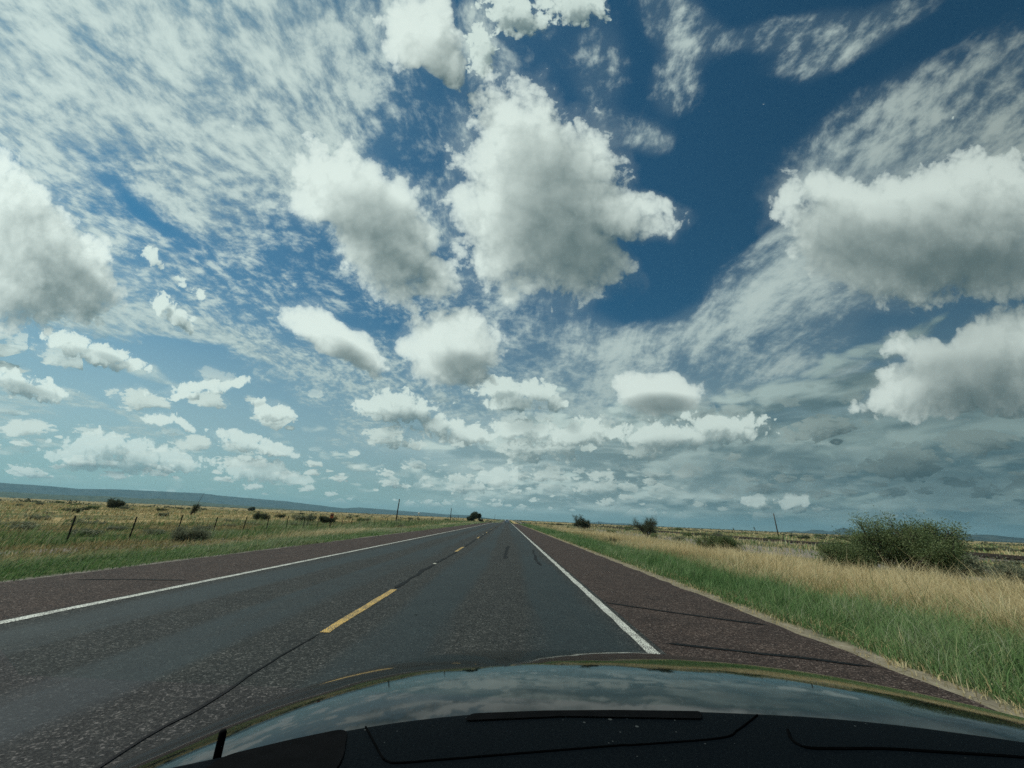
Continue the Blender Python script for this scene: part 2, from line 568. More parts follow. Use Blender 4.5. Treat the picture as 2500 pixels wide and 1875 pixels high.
world = bpy.data.worlds.new('World')
scene.world = world
world.use_nodes = True
world.node_tree.nodes.clear()
nb = Nodes(world.node_tree)
direction = nb.v('NORMALIZE', nb.new('ShaderNodeTexCoord').outputs['Generated'])
dx, dy, dz = nb.sep(direction)
C20, S20 = math.cos(math.radians(20)), math.sin(math.radians(20))
fwd = nb.v('DOT_PRODUCT', direction, (0.0, C20, S20))
fwd = nb.mx(nb.m('ABSOLUTE', fwd), 0.12)
q = nb.xyz(nb.m('DIVIDE', dx, fwd), nb.m('DIVIDE', nb.v('DOT_PRODUCT', direction, (0.0, -S20, C20)), fwd), 0.0)
dzp = nb.mx(dz, 0.0)

# the air itself
air = nb.new('ShaderNodeTexSky', sky_type='NISHITA')
air.sun_disc = False
air.sun_elevation = SUN_EL
air.sun_rotation = SUN_AZ
air.altitude = 1300.0
air.air_density = 1.0
air.dust_density = 0.6
air.ozone_density = 1.6
K = 10.0                                            # the Background runs at 1 / K
sky = nb.mix(1.0, air.outputs[0], (0.23, 0.62, 0.68), 'MULTIPLY')
sky = nb.dim(sky, nb.ramp(nb.sep(q)[0], -1.2, 1.2, 1.15, 0.72, smooth=False))

# light from the sun side: clouds near it glow, those far from it are dimmer
sunny = nb.v('DOT_PRODUCT', direction, tuple(SUN_DIR))
glow = nb.ramp(sunny, -0.35, 0.95, 0.72, 1.10)
side = nb.ramp(q_u := nb.sep(q)[0], -1.3, 1.4, 1.0, 0.72, smooth=False)
glow = side

def tone(c, k=K):
    return tuple(x * k for x in c)

# high veil: mottled sheet and streaks running along the road's direction
p = nb.xyz(nb.m('DIVIDE', dx, nb.add(dzp, 0.20)), nb.m('DIVIDE', dy, nb.add(dzp, 0.20)), 0.0)
wob = nb.noise(p, 1.6, 3.0, 0.5, color=True)
wv = nb.v('SUBTRACT', wob, (0.5, 0.5, 0.5))
pw = nb.v('ADD', p, nb.v('MULTIPLY', wv, (0.16, 0.16, 0.0)))
streak = nb.noise(nb.v('MULTIPLY', pw, (6.0, 2.2, 1.0)), 1.0, 9.0, 0.62)
puffs = nb.add(nb.mul(nb.noise(nb.v('MULTIPLY', pw, (10.0, 8.5, 1.0)), 1.0, 8.0, 0.62), 0.5), nb.mul(nb.noise(nb.v('MULTIPLY', pw, (30.0, 26.0, 1.0)), 1.0, 6.0, 0.62), 0.5))
lefty = nb.mx(nb.ramp(nb.sep(q)[0], 0.1, -0.3), nb.ramp(nb.sep(q)[1], 0.50, 0.70))
veil_m = weighted(nb, nb.v('ADD', q, nb.v('MULTIPLY', wv, (0.30, 0.30, 0.0))), VEIL, 1.45)
tex = nb.add(nb.mul(streak, nb.mad(lefty, -0.48, 0.6)), nb.mul(puffs, nb.mad(lefty, 0.48, 0.4)))
veil = nb.ramp(nb.add(nb.mul(veil_m, 0.95), nb.mul(nb.sub(tex, 0.5), 3.6)), 0.20, 1.05)
veil = nb.mul(nb.add(nb.mul(veil, nb.mad(lefty, 0.10, 0.62)), nb.mul(veil_m, nb.mad(lefty, -0.06, 0.30))), nb.ramp(veil_m, 0.0, 0.4))
veil_c = nb.mix(nb.ramp(tex, 0.38, 0.64), tone((0.40, 0.50, 0.53)), tone((0.72, 0.81, 0.78)))
veil_c = nb.dim(veil_c, nb.mul(glow, nb.ramp(q_u, 0.5, 1.3, 1.0, 0.70)))
sky = nb.mix(veil, sky, veil_c)

# pale air towards the horizon
pale = nb.mul(nb.ramp(dz, 0.50, 0.06, 0.0, 1.0), 0.82)
pale_c = nb.mix(nb.ramp(dz, 0.0, 0.16), tone((0.31, 0.425, 0.42)), tone((0.37, 0.485, 0.495)))
pale_c = nb.dim(pale_c, nb.ramp(q_u, -1.0, 1.3, 1.10, 0.52, smooth=False))
sky = nb.mix(pale, sky, pale_c)

# low deck: flattened heaps, smaller towards the horizon
az = nb.m('ARCTAN2', dx, dy)


def deck_build(nb, v):
    w = nb.noise(v, 1.2, 3.0, 0.5, color=True)
    v1 = nb.v('ADD', v, nb.v('MULTIPLY', nb.v('SUBTRACT', w, (0.5, 0.5, 0.5)), (0.5, 0.4, 0.0)))
    n = nb.noise(v1, 1.0, 7.0, 0.56)
    b = nb.voronoi(v1, 1.9, 2.0, 0.5, dim='2D')
    return [nb.add(nb.mul(nb.sub(n, 0.5), 1.5), nb.mul(nb.sub(0.42, b), 0.60))]


deck_g = group('deck cloud', ['Density'], deck_build)


def call(g, vec):
    n = nb.new('ShaderNodeGroup')
    n.node_tree = g
    nb.put(n.inputs[0], vec)
    return n.outputs


dark_m = weighted(nb, q, DARK, 1.3)


def deck(sky, size, aspect, seed, amount, fade):
    c = nb.xyz(nb.mad(az, size, seed), nb.mul(dz, size * aspect), 0.0)
    d0 = call(deck_g, c)[0]
    d1 = call(deck_g, nb.v('ADD', c, (-0.12, 0.34, 0.0)))[0]
    lift = nb.sub(amount, 0.60)
    a = nb.ramp(nb.add(d0, lift), 0.0, 0.34)
    li = nb.ramp(nb.sub(d0, d1), -0.28, 0.40)
    li = nb.mul(li, nb.ramp(nb.add(d1, lift), 0.9, 0.0, 0.50, 1.0))
    li = nb.mul(li, nb.mad(dark_m, -0.75, 1.0))
    lo = nb.mix(nb.ramp(q_u, -0.3, 1.1), tone((0.29, 0.39, 0.40)), tone((0.080, 0.140, 0.162)))
    hi = nb.mix(nb.ramp(q_u, 0.0, 1.2), tone((0.60, 0.70, 0.67)), tone((0.27, 0.35, 0.345)))
    return nb.mix(nb.mul(a, fade), sky, nb.mix(li, lo, hi))


east = nb.ramp(q_u, -0.6, 0.6)
bank_c = nb.xyz(nb.mul(az, 3.2), nb.mul(dz, 22.0), 5.0)
bank_w = nb.noise(bank_c, 0.7, 3.0, 0.5, color=True)
bank_n = nb.noise(nb.v('ADD', bank_c, nb.v('MULTIPLY', nb.v('SUBTRACT', bank_w, (0.5, 0.5, 0.5)), (0.8, 0.9, 0.0))), 1.0, 7.0, 0.55)
bank_a = nb.mul(nb.mul(nb.ramp(q_u, -0.50, 0.30), nb.ramp(dz, 0.30, 0.17)), nb.ramp(dz, 0.0, 0.05, 0.35, 1.0))
bank_lo = nb.mix(nb.ramp(q_u, -0.1, 0.8), tone((0.24, 0.33, 0.345)), tone((0.062, 0.120, 0.143)))
bank_hi = nb.mix(nb.ramp(q_u, -0.1, 0.8), tone((0.56, 0.65, 0.63)), tone((0.25, 0.33, 0.325)))
bank_col = nb.mix(nb.ramp(bank_n, 0.38, 0.64), bank_lo, bank_hi)
sky = nb.mix(nb.mul(bank_a, 0.88), sky, bank_col)
sky = deck(sky, 9.5, 2.8, 3.1, nb.mul(nb.ramp(dz, 0.20, 0.10), nb.mad(east, 0.35, 0.72)), nb.ramp(dz, 0.005, 0.09, 0.0, 0.85))
sky = deck(sky, 4.6, 2.2, 8.3, nb.mul(nb.mul(nb.ramp(dz, 0.46, 0.24), nb.ramp(dz, 0.04, 0.09)), nb.mad(east, 0.55, 0.55)), 0.9)



def heap(sky, g, size, near, hi, lo, fade=1.0, q=q):
    """one family of cumulus over SKY; the sun reaches it from the upper left"""
    n0 = call(g, q)
    D, body = n0[0], n0[1]
    n1 = call(g, nb.v('ADD', q, (-0.42 / size, 0.68 / size, 0.0)))
    n2 = call(g, nb.v('ADD', q, (-1.15 / size, 1.35 / size, 0.0)))
    a = n1[0]
    alpha = nb.sub(1.0, nb.m('POWER', 2.718281828, nb.mul(nb.mx(nb.add(D, 0.02), 0.0), -11.5)))
    mist = nb.mul(nb.ramp(nb.add(nb.mul(body, 0.7), nb.mul(D, 0.5)), -0.22, 0.12), 0.15)
    alpha = nb.mx(alpha, mist)
    inner = nb.ramp(body, 0.0, 0.5)
    relief = nb.ramp(nb.sub(D, a), -0.40, 0.40, smooth=False)
    relief = nb.mad(nb.sub(relief, 0.5), nb.mad(inner, -0.25, 1.0), 0.5)
    depth = nb.add(nb.add(nb.mul(nb.mx(n1[1], 0.0), 0.35), nb.mul(nb.mx(n2[1], 0.0), 0.70)), nb.mul(nb.mx(nb.sub(D, 0.10), 0.0), 0.12))
    through = nb.m('POWER', 2.718281828, nb.mul(depth, -near))
    light = nb.add(nb.mul(through, 0.78), nb.mul(relief, 0.54))
    light = nb.add(light, nb.mul(n0[2], nb.mad(inner, -0.26, 0.38)))
    light = nb.mul(light, nb.mad(dark_m, -0.80, 1.0))
    col = nb.mix(light, tone(lo) if isinstance(lo, tuple) else lo, tone(hi) if isinstance(hi, tuple) else hi)
    col = nb.dim(col, glow)
    return nb.mix(nb.mul(alpha, fade), sky, col)


def cells(k, span, seed):
    """a field of separate heaps: one per Voronoi cell, each of its own size; span: radius by bearing (west, east)"""
    def shape(nb, c, rows):
        n = nb.new('ShaderNodeTexVoronoi', voronoi_dimensions='2D', feature='F1')
        nb.put(n.inputs['Vector'], c)
        n.inputs['Scale'].default_value = 1.0
        r = nb.v('DOT_PRODUCT', n.outputs['Color'], (1, 0, 0))
        x = nb.v('DOT_PRODUCT', c, (1, 0, 0))
        bearing = nb.ramp(x, -0.8 * k + seed, 0.7 * k + seed, span[0], span[1])
        # flat bases: below a heap's middle the distance counts more
        below = nb.sub(nb.v('DOT_PRODUCT', n.outputs['Position'], (0, 1, 0)), nb.v('DOT_PRODUCT', c, (0, 1, 0)))
        dist = nb.add(n.outputs['Distance'], nb.mul(nb.mx(below, 0.0), 0.8))
        return nb.mad(nb.m('DIVIDE', dist, nb.mul(bearing, nb.mad(nb.mul(r, r), 0.66, 0.12))), -1.0, 1.0)
    return shape


def field(sky, k, aspect, seed, span, lo_hi, near):
    c = nb.xyz(nb.mad(az, k, seed), nb.mul(dz, k * aspect), 0.0)
    g = group('cumulus field %g' % k, ['Density', 'Lobe', 'Puff'], cumulus(cells(k, span, seed), None, 3.2, 1.9, 0.06))
    a0, a1, b0, b1 = lo_hi
    f = nb.mul(nb.ramp(dz, a0, a1), nb.ramp(dz, b1, b0))
    hi = nb.mix(nb.ramp(q_u, 0.0, 1.0), tone((0.72, 0.81, 0.77)), tone((0.28, 0.36, 0.355)))
    lo = nb.mix(nb.ramp(q_u, 0.0, 1.0), tone((0.17, 0.255, 0.275)), tone((0.065, 0.12, 0.14)))
    return heap(sky, g, 3.2, near, hi, lo, f, c)


sky = field(sky, 19.0, 1.9, 5.3, (1.0, 0.95), (0.012, 0.04, 0.10, 0.15), 2.0)
sky = field(sky, 9.0, 1.6, 2.7, (0.85, 1.2), (0.05, 0.10, 0.20, 0.32), 2.2)
big_g = group('large cumulus', ['Density', 'Lobe', 'Puff'], cumulus(outlines, BIG, 13.0, 0.66, 0.06))
small_g = group('small cumulus', ['Density', 'Lobe', 'Puff'], cumulus(lobes, SMALL, 24.0, 1.7, 0.14))
sky = heap(sky, small_g, 24.0, 2.3, (0.84, 0.93, 0.88), (0.14, 0.215, 0.235), nb.ramp(dz, 0.02, 0.2, 0.62, 0.97))
sky = heap(sky, big_g, 13.0, 1.85, (0.92, 0.99, 0.94), (0.14, 0.20, 0.21))

# below the horizon: dull ground light
sky = nb.mix(nb.ramp(dz, -0.02, -0.06), sky, tone((0.10, 0.11, 0.09)))

bg = nb.new('ShaderNodeBackground')
nb.put(bg.inputs['Color'], sky)
bg.inputs['Strength'].default_value = 1.0 / K
out = nb.new('ShaderNodeOutputWorld')
world.node_tree.links.new(bg.outputs[0], out.inputs['Surface'])
world.cycles.sampling_method = 'NONE'


# ------------------------------------------------------------------ ground, road, hills, air
def principled(p, nb, color, rough=0.9, spec=0.2):
    nb.put(p.inputs['Base Color'], color)
    nb.put(p.inputs['Roughness'], rough)
    p.inputs['Specular IOR Level'].default_value = spec


def bump(nb, p, height, strength, distance):
    b = nb.new('ShaderNodeBump')
    nb.put(b.inputs['Height'], height)
    b.inputs['Strength'].default_value = strength
    b.inputs['Distance'].default_value = distance
    nb.put(p.inputs['Normal'], b.outputs[0])


def world_xy(nb):
    return nb.new('ShaderNodeNewGeometry').outputs['Position']


def soil_material():
    mt, nb, p, _ = material('prairie soil')
    pos = world_xy(nb)
    x, y, _z = nb.sep(pos)
    big = nb.noise(pos, 0.035, 4.0, 0.55)
    mid = nb.noise(pos, 0.22, 4.0, 0.55)
    fine = nb.noise(pos, 3.0, 5.0, 0.6)
    xw = nb.add(x, nb.mul(nb.sub(mid, 0.5), 3.0))
    straw = nb.colors(fine, [(0.25, (0.25, 0.18, 0.085)), (0.55, (0.43, 0.325, 0.165)), (0.8, (0.55, 0.44, 0.25))])
    olive = nb.colors(fine, [(0.25, (0.07, 0.08, 0.04)), (0.6, (0.15, 0.155, 0.08)), (0.85, (0.23, 0.215, 0.12))])
    green = nb.colors(fine, [(0.25, (0.025, 0.042, 0.016)), (0.7, (0.065, 0.10, 0.035))])
    grit = nb.colors(nb.noise(pos, 9.0, 4.0, 0.65), [(0.3, (0.13, 0.115, 0.10)), (0.55, (0.23, 0.205, 0.18)), (0.8, (0.34, 0.31, 0.28))])
    # away from the road: straw with olive patches, drawn out along the plain
    far = nb.mix(nb.ramp(nb.add(nb.mul(big, 0.6), nb.mul(mid, 0.4)), 0.47, 0.58), straw, olive)
    right = nb.mix(nb.ramp(xw, 12.5, 15.5), straw, olive)
    right = nb.mix(nb.mul(nb.ramp(xw, 16.0, 18.0), nb.ramp(xw, 30.0, 24.0)), right, grit)
    right = nb.mix(nb.ramp(xw, 28.0, 36.0), right, far)
    right = nb.mix(nb.ramp(xw, 8.4, 7.0), right, green)
    right = nb.mix(nb.ramp(nb.add(x, nb.mul(nb.sub(nb.noise(pos, 1.3, 4.0, 0.6), 0.5), 0.9)), 4.75, 4.40), right, nb.mix(0.6, nb.mix(0.5, straw, olive), grit))
    left = nb.mix(nb.ramp(xw, -22.0, -28.0), olive, far)
    left = nb.mix(nb.mul(nb.ramp(xw, -14.0, -13.2), nb.ramp(xw, -11.6, -12.4)), left, grit)
    left = nb.mix(nb.ramp(xw, -12.6, -11.4), left, nb.mix(0.4, green, olive))
    left = nb.mix(nb.ramp(x, -8.8, -8.4), left, grit)
    c = nb.mix(nb.ramp(x, -0.5, 0.5), left, right)
    principled(p, nb, c, 1.0, 0.0)
    bump(nb, p, fine, 0.5, 0.05)
    return mt


ys = np.concatenate([np.linspace(-40, 0, 9)[:-1], np.linspace(0, 60, 90)[:-1], np.linspace(60, 320, 110)[:-1], np.geomspace(320, 16000, 70)])
xr = np.concatenate([[EDGE_R, EDGE_R + 0.25, EDGE_R + 0.6], np.linspace(EDGE_R + 1.0, 60, 70), np.geomspace(63, 16000, 60)])
xl = np.concatenate([[EDGE_L, EDGE_L - 0.25, EDGE_L - 0.6], np.linspace(EDGE_L - 1.0, -60, 60), -np.geomspace(63, 16000, 60)])[::-1]
xs = np.concatenate([xl, [-2.0], xr])
GX, GY = np.meshgrid(xs, ys)
GZ = terrain(GX, GY)
GZ = np.where((GX < EDGE_R - 0.01) & (GX > EDGE_L + 0.01), dip(GY) - 0.12, GZ)
nx, ny = len(xs), len(ys)
idx = np.arange(nx * ny).reshape(ny, nx)
quads = np.stack([idx[:-1, :-1], idx[:-1, 1:], idx[1:, 1:], idx[1:, :-1]], -1).reshape(-1, 4)
me = fast_mesh('ground', np.stack([GX, GY, GZ], -1).reshape(-1, 3), quads.ravel(), np.arange(len(quads)) * 4, soil_material())
me.polygons.foreach_set('use_smooth', [True] * len(me.polygons))
tag(put_mesh(me, 'ground'), 'flat dry prairie of straw, olive scrub and bare gravel', kind='structure')


def chipseal(name, lanes):
    """asphalt with stone chips; lanes: wheel paths worn dark and smooth"""
    mt, nb, p, _ = material(name)
    pos = world_xy(nb)
    x, y, _z = nb.sep(pos)
    long_pos = nb.v('MULTIPLY', pos, (1.0, 0.09, 1.0))
    wander = nb.mul(nb.sub(nb.noise(long_pos, 1.1, 3.0, 0.6), 0.5), 0.75)
    chip = nb.voronoi(pos, 95.0, 0.0, 0.5, dim='2D', out='Color')
    chip_v, _g, _b = nb.sep(chip)
    coarse = nb.voronoi(pos, 46.0, 0.0, 0.5, dim='2D', out='Color')
    coarse_v, _g, _b = nb.sep(coarse)
    speck = nb.add(nb.mul(chip_v, 0.6), nb.mul(coarse_v, 0.4))
    blotch = nb.noise(pos, 1.7, 5.0, 0.6)
    if lanes:
        xw = nb.add(x, wander)
        track = None
        for cx, hw in ((-1.08, 0.62), (0.92, 0.72), (-3.15, 0.55), (-4.75, 0.62)):
            t = nb.ramp(nb.m('ABSOLUTE', nb.sub(xw, cx)), hw, hw * 0.45)
            track = t if track is None else nb.mx(track, t)
        worn = nb.mul(track, nb.ramp(nb.noise(long_pos, 0.8, 4.0, 0.6), 0.28, 0.5, 0.55, 1.0))
        stone = nb.colors(speck, [(0.15, (0.010, 0.012, 0.012)), (0.5, (0.025, 0.028, 0.0265)), (0.72, (0.043, 0.046, 0.042)), (0.95, (0.15, 0.145, 0.135))])
        tar = nb.colors(speck, [(0.1, (0.009, 0.015, 0.017)), (0.7, (0.0145, 0.0235, 0.0255)), (0.97, (0.050, 0.060, 0.060))])
        c = nb.mix(worn, stone, tar)
        rough = nb.mad(worn, -0.22, 0.88)
        p.inputs['Specular IOR Level'].default_value = 0.22
        hgt = nb.mul(speck, nb.mad(worn, -0.8, 1.0))
    else:
        c = nb.colors(speck, [(0.12, (0.012, 0.009, 0.0085)), (0.5, (0.044, 0.0295, 0.0245)), (0.74, (0.077, 0.054, 0.044)), (0.96, (0.23, 0.185, 0.16))])
        rough = 0.92
        p.inputs['Specular IOR Level'].default_value = 0.2
        hgt = speck
    c = nb.mix(1.0, c, nb.colors(blotch, [(0.25, (0.80, 0.80, 0.81)), (0.75, (1.18, 1.15, 1.12))]), 'MULTIPLY')
    nb.put(p.inputs['Base Color'], c)
    nb.put(p.inputs['Roughness'], rough)
    bump(nb, p, hgt, 0.9, 0.006)
    return mt


ROAD_Y = ys[ys <= 1500]


def sheet(name, x0, x1, mat, z=0.0, jag0=0.0, jag1=0.0, ylist=None, seed=0):
    yy = ROAD_Y if ylist is None else np.asarray(ylist)
    a = x0 + jag0 * (fbm2(yy * 2.1, yy * 0 + seed, seed) - 0.5)
    b = x1 + jag1 * (fbm2(yy * 2.1, yy * 0 + seed + 9, seed) - 0.5)
    z = dip(yy) + z
    V = np.concatenate([np.stack([a, yy, z], -1), np.stack([b, yy, z], -1)])
    n = len(yy)
    return mesh_from(name, V, [(i, n + i, n + i + 1, i + 1) for i in range(n - 1)], mat)


fine_y = np.concatenate([np.arange(-30, 0, 1.0), np.arange(0, 60, 0.12), ys[(ys >= 60) & (ys <= 1500)]])
tag(sheet('road', LINE_L - 0.12, LINE_R + 0.14, chipseal('worn asphalt lanes', True)), 'two lane highway of worn grey asphalt with dark wheel paths', kind='structure')
shoulder_mat = chipseal('brown chipseal', False)
right_y = fine_y
for name, x0, x1, lab, j0, j1 in (('road_shoulder', LINE_R + 0.14, EDGE_R, 'wide purple brown chipseal shoulder beside the golden grass', 0, 0.16),
                                  ('road_shoulder', EDGE_L, LINE_L - 0.12, 'purple brown chipseal shoulder on the fence side of the highway', 0.2, 0)):
    tag(sheet(name, x0, x1, shoulder_mat, 0.0, j0, j1, right_y, 2), lab, kind='structure')


def paint(name, base, worn_c, wear):
    mt, nb, p, _ = material(name)
    pos = world_xy(nb)
    w = nb.add(nb.mul(nb.voronoi(pos, 55.0, 0.0, dim='2D'), 0.9), nb.mul(nb.noise(pos, 6.0, 4.0, 0.6), 0.6))
    c = nb.mix(nb.ramp(w, wear, wear + 0.16), base, worn_c)
    c = nb.mix(1.0, c, nb.colors(nb.noise(pos, 2.0, 3.0), [(0.3, (0.86, 0.86, 0.84)), (0.7, (1.05, 1.05, 1.05))]), 'MULTIPLY')
    principled(p, nb, c, 0.75, 0.3)
    bump(nb, p, w, 0.4, 0.004)
    return mt


white = paint('white road paint', (0.70, 0.70, 0.62), (0.16, 0.15, 0.14), 0.60)
yellow = paint('yellow road paint', (0.66, 0.42, 0.11), (0.12, 0.10, 0.075), 0.60)
tag(sheet('edge_line', LINE_R - 0.065, LINE_R + 0.065, white, 0.004, 0.035, 0.035, fine_y, 4), 'solid white edge line running ahead beside the wide shoulder', kind='structure')
tag(sheet('edge_line', LINE_L - 0.065, LINE_L + 0.065, white, 0.004, 0.035, 0.035, fine_y, 6), 'solid white edge line along the oncoming lane', kind='structure')
for k in range(0, 18):
    y0 = 5.25 + 12.19 * k
    lab = 'worn yellow centre dash nearest the car' if k == 0 else 'yellow centre dash farther along the highway'
    tag(sheet('lane_dash', MID - 0.055, MID + 0.055, yellow, 0.004, 0.03, 0.03, np.arange(y0, y0 + 3.06, 0.11 if k < 4 else 0.5), 8 + k), lab, kind='structure')


def wiggle(name, pts, width, mat, label, seed, z=0.0065):
    """a poured tar seam along pts, its width uneven"""
    P = [Vector((*q, 0)) for q in pts]
    out = []
    for a, b in zip(P[:-1], P[1:]):
        n = max(2, int((b - a).length / 0.16))
        out += [a.lerp(b, i / n) for i in range(n)]
    out.append(P[-1])
    V = []
    for i, q in enumerate(out):
        t = (out[min(i + 1, len(out) - 1)] - out[max(i - 1, 0)]).normalized()
        nrm = Vector((-t.y, t.x, 0))
        s = i * 0.16
        off = (float(fbm2(np.array(s * 1.1), np.array(seed * 3.3), seed)) - 0.5) * 0.16
        w = width * (0.25 + 1.5 * float(fbm2(np.array(s * 1.6), np.array(seed * 7.1), seed + 5)))
        if i == 0 or i == len(out) - 1:
            w = 0.004
        c = q + nrm * off
        for sg in (-1, 1):
            e = c + nrm * sg * w * 0.5
            V.append((e.x, e.y, float(dip(e.y)) + z))
    F = [(2 * i, 2 * i + 1, 2 * i + 3, 2 * i + 2) for i in range(len(out) - 1)]
    o = mesh_from(name, V, F, mat)
    return tag(o, label, kind='structure')


tar_mat, nbt, pt, _ = material('crack sealing tar')
principled(pt, nbt, nbt.colors(nbt.noise(world_xy(nbt), 14.0, 3.0), [(0.3, (0.004, 0.0045, 0.005)), (0.7, (0.010, 0.011, 0.012))]), 0.7, 0.1)
mx = MID - 0.02
wiggle('tar_seam', [(mx - 0.02, 1.6), (mx, 5.2)], 0.022, tar_mat, 'dark tar seam along the centre of the highway before the first dash', 1)
wiggle('tar_seam', [(mx + 0.02, 8.35), (mx - 0.02, 12.0), (mx + 0.06, 17.3)], 0.10, tar_mat, 'dark tar seam between the first two yellow dashes', 2)
wiggle('tar_seam', [(mx + 0.05, 20.6), (mx + 0.02, 29.5)], 0.11, tar_mat, 'dark tar seam between the second and third dashes', 3)
wiggle('tar_seam', [(mx + 0.12, 30.0), (mx + 0.08, 60.0), (mx, 120.0), (mx, 170.0)], 0.13, tar_mat, 'dark tar seam along the far centre line', 4)
wiggle('tar_crack', [(0.02, 15.4), (-0.02, 18.6), (0.12, 22.6)], 0.13, tar_mat, 'short wavy tar patch in the middle of the near lane', 5)
wiggle('tar_crack', [(1.08, 13.6), (1.12, 16.0), (1.3, 20.6)], 0.09, tar_mat, 'tar patch just inside the white edge line', 6)
wiggle('tar_crack', [(1.76, 7.85), (2.5, 7.45), (3.3, 7.0), (3.95, 6.65)], 0.085, tar_mat, 'sealed crack slanting across the wide shoulder', 7)
wiggle('tar_crack', [(1.95, 5.42), (2.6, 5.30), (3.3, 5.12), (4.0, 4.95)], 0.075, tar_mat, 'sealed crack across the shoulder nearest the hood', 8)
wiggle('tar_crack', [(-7.6, 7.75), (-6.9, 7.95), (-5.9, 8.2)], 0.06, tar_mat, 'thin crack across the shoulder on the fence side', 9)
refl_mat, nbr, pr, _ = material('reflector plastic')
principled(pr, nbr, nbr.colors(nbr.noise(world_xy(nbr), 30.0, 2.0), [(0.3, (0.45, 0.42, 0.33)), (0.7, (0.66, 0.62, 0.50))]), 0.35, 0.5)
for k in range(3):
    yy = 12.7 + 24.38 * k
    v = [(-.05, -.05, 0), (.05, -.05, 0), (.05, .05, 0), (-.05, .05, 0), (-.038, -.02, .017), (.038, -.02, .017), (.038, .02, .017), (-.038, .02, .017)]
    o = mesh_from('road_reflector', v, [(0, 1, 5, 4), (1, 2, 6, 5), (2, 3, 7, 6), (3, 0, 4, 7), (4, 5, 6, 7)], refl_mat, loc=(MID - 0.02, yy, float(dip(yy)) + 0.0072))
    tag(o, ('pale raised reflector between the two nearest yellow dashes', 'pale raised reflector on the centre line past the second dash', 'faint raised reflector far along the centre line')[k], 'reflector', 'raised reflectors on the centre line')


# hills: (bearing, height of the crest above eye level) in degrees
def hill_material(name, lo, hi, scale):
    mt, nb, p, _ = material(name)
    pos = world_xy(nb)
    n = nb.noise(pos, scale, 6.0, 0.6)
    principled(p, nb, nb.mix(nb.ramp(n, 0.38, 0.62), lo, hi), 1.0, 0.0)
    bump(nb, p, n, 0.6, 12.0)
    return mt


def ridge(name, crest, dist, depth, mat, label, seed):
    A = np.array(crest)
    az = np.linspace(A[0, 0], A[-1, 0], 170)
    el = np.interp(az, A[:, 0], A[:, 1])
    el = el + (fbm2(az * 2.2, az * 0, seed) - 0.5) * 0.05 * np.clip(el / 0.3, 0, 1)
    rows = [(-1.0, 0.0), (-0.62, 0.22), (-0.34, 0.50), (-0.15, 0.86), (0.0, 1.0), (0.4, 0.96), (1.0, 0.0)]
    V = []
    for f, hh in rows:
        for i, (a, e) in enumerate(zip(np.radians(az), el)):
            spur = (fbm2(np.array(az[i] * 1.7), np.array(f * 2.0), seed + 3) - 0.5) * 0.5
            D = dist + depth * (f + (spur if 0 > f > -1 else 0.0))
            z = math.tan(math.radians(max(e, 0.0))) * dist * hh + EYE - (1.6 if hh == 0 else 0)
            V.append((D * math.sin(a), D * math.cos(a), z))
    n = len(az)
    F = [(r * n + i, r * n + i + 1, (r + 1) * n + i + 1, (r + 1) * n + i) for r in range(len(rows) - 1) for i in range(n - 1)]
    return tag(mesh_from(name, V, F, mat, smooth=True), label, kind='structure')


mesa = hill_material('far mesa', (0.03, 0.042, 0.04), (0.06, 0.07, 0.06), 0.006)
scrub_hill = hill_material('scrubby rise', (0.045, 0.06, 0.035), (0.11, 0.12, 0.07), 0.02)
ridge('hills', [(-75, 0.9), (-60, 1.15), (-51.2, 1.19), (-48.1, 1.16), (-46.4, 1.05), (-44.1, 1.22), (-40.5, 1.30), (-37, 1.35), (-33.7, 1.17), (-28.2, .99), (-21.6, .50), (-19.8, .715), (-14.8, .545), (-10.7, .44), (-8.1, .345), (-5.4, .377), (-2.8, .12), (-1.5, 0)],
      9500, 1400, mesa, 'long blue mesa beyond the fenced prairie', 1)
ridge('hills', [(-75, .5), (-60, .5), (-51, .47), (-47.7, .42), (-43.7, .55), (-41.5, .45), (-40.3, .58), (-37.2, .46), (-33.5, .27), (-29, .16), (-24, .0)], 5200, 900, scrub_hill, 'low green rise in front of the blue mesa', 2)
ridge('hills', [(33.5, 0), (34.1, .12), (34.6, .24), (35.1, .13), (35.6, .2), (36.2, .4), (37.1, .4), (37.6, .3), (38.2, .37), (38.6, .62), (38.9, .71), (39.2, .70), (39.8, .41), (40.6, .16), (41.2, 0)], 9000, 500, mesa, 'small peaked hills seen just beside the big bush', 3)
ridge('hills', [(43.8, 0), (45.9, .22), (46.5, .47), (47.1, .5), (48.8, .56), (49.5, .54), (51.1, .40), (54, .3), (60, .25), (66, 0)], 7000, 700, mesa, 'flat topped hill behind the big bush', 4)
ridge('hills', [(10.5, 0), (11.5, .2), (12.5, .3), (13.4, .2), (14.4, .18), (15.5, .25), (16.5, .17), (18, 0)], 12000, 500, mesa, 'tiny distant hills near the end of the highway', 5)

# the air: one closed box of thin haze round everything
hz = bpy.data.materials.new('haze')
hz.use_nodes = True
hz.node_tree.nodes.clear()
nbh = Nodes(hz.node_tree)
ho = nbh.new('ShaderNodeOutputMaterial')
vol = nbh.new('ShaderNodeVolumePrincipled')
vol.inputs['Color'].default_value = (0.44, 0.78, 0.94, 1)
vol.inputs['Density'].default_value = 6.0e-5
vol.inputs['Anisotropy'].default_value = 0.2
hz.node_tree.links.new(vol.outputs[0], ho.inputs['Volume'])
v, f = box(-17500, 17500, -300, 16800, -6, 330)
tag(mesh_from('haze', v, f, hz), 'thin bluish air over the whole plain', kind='stuff')


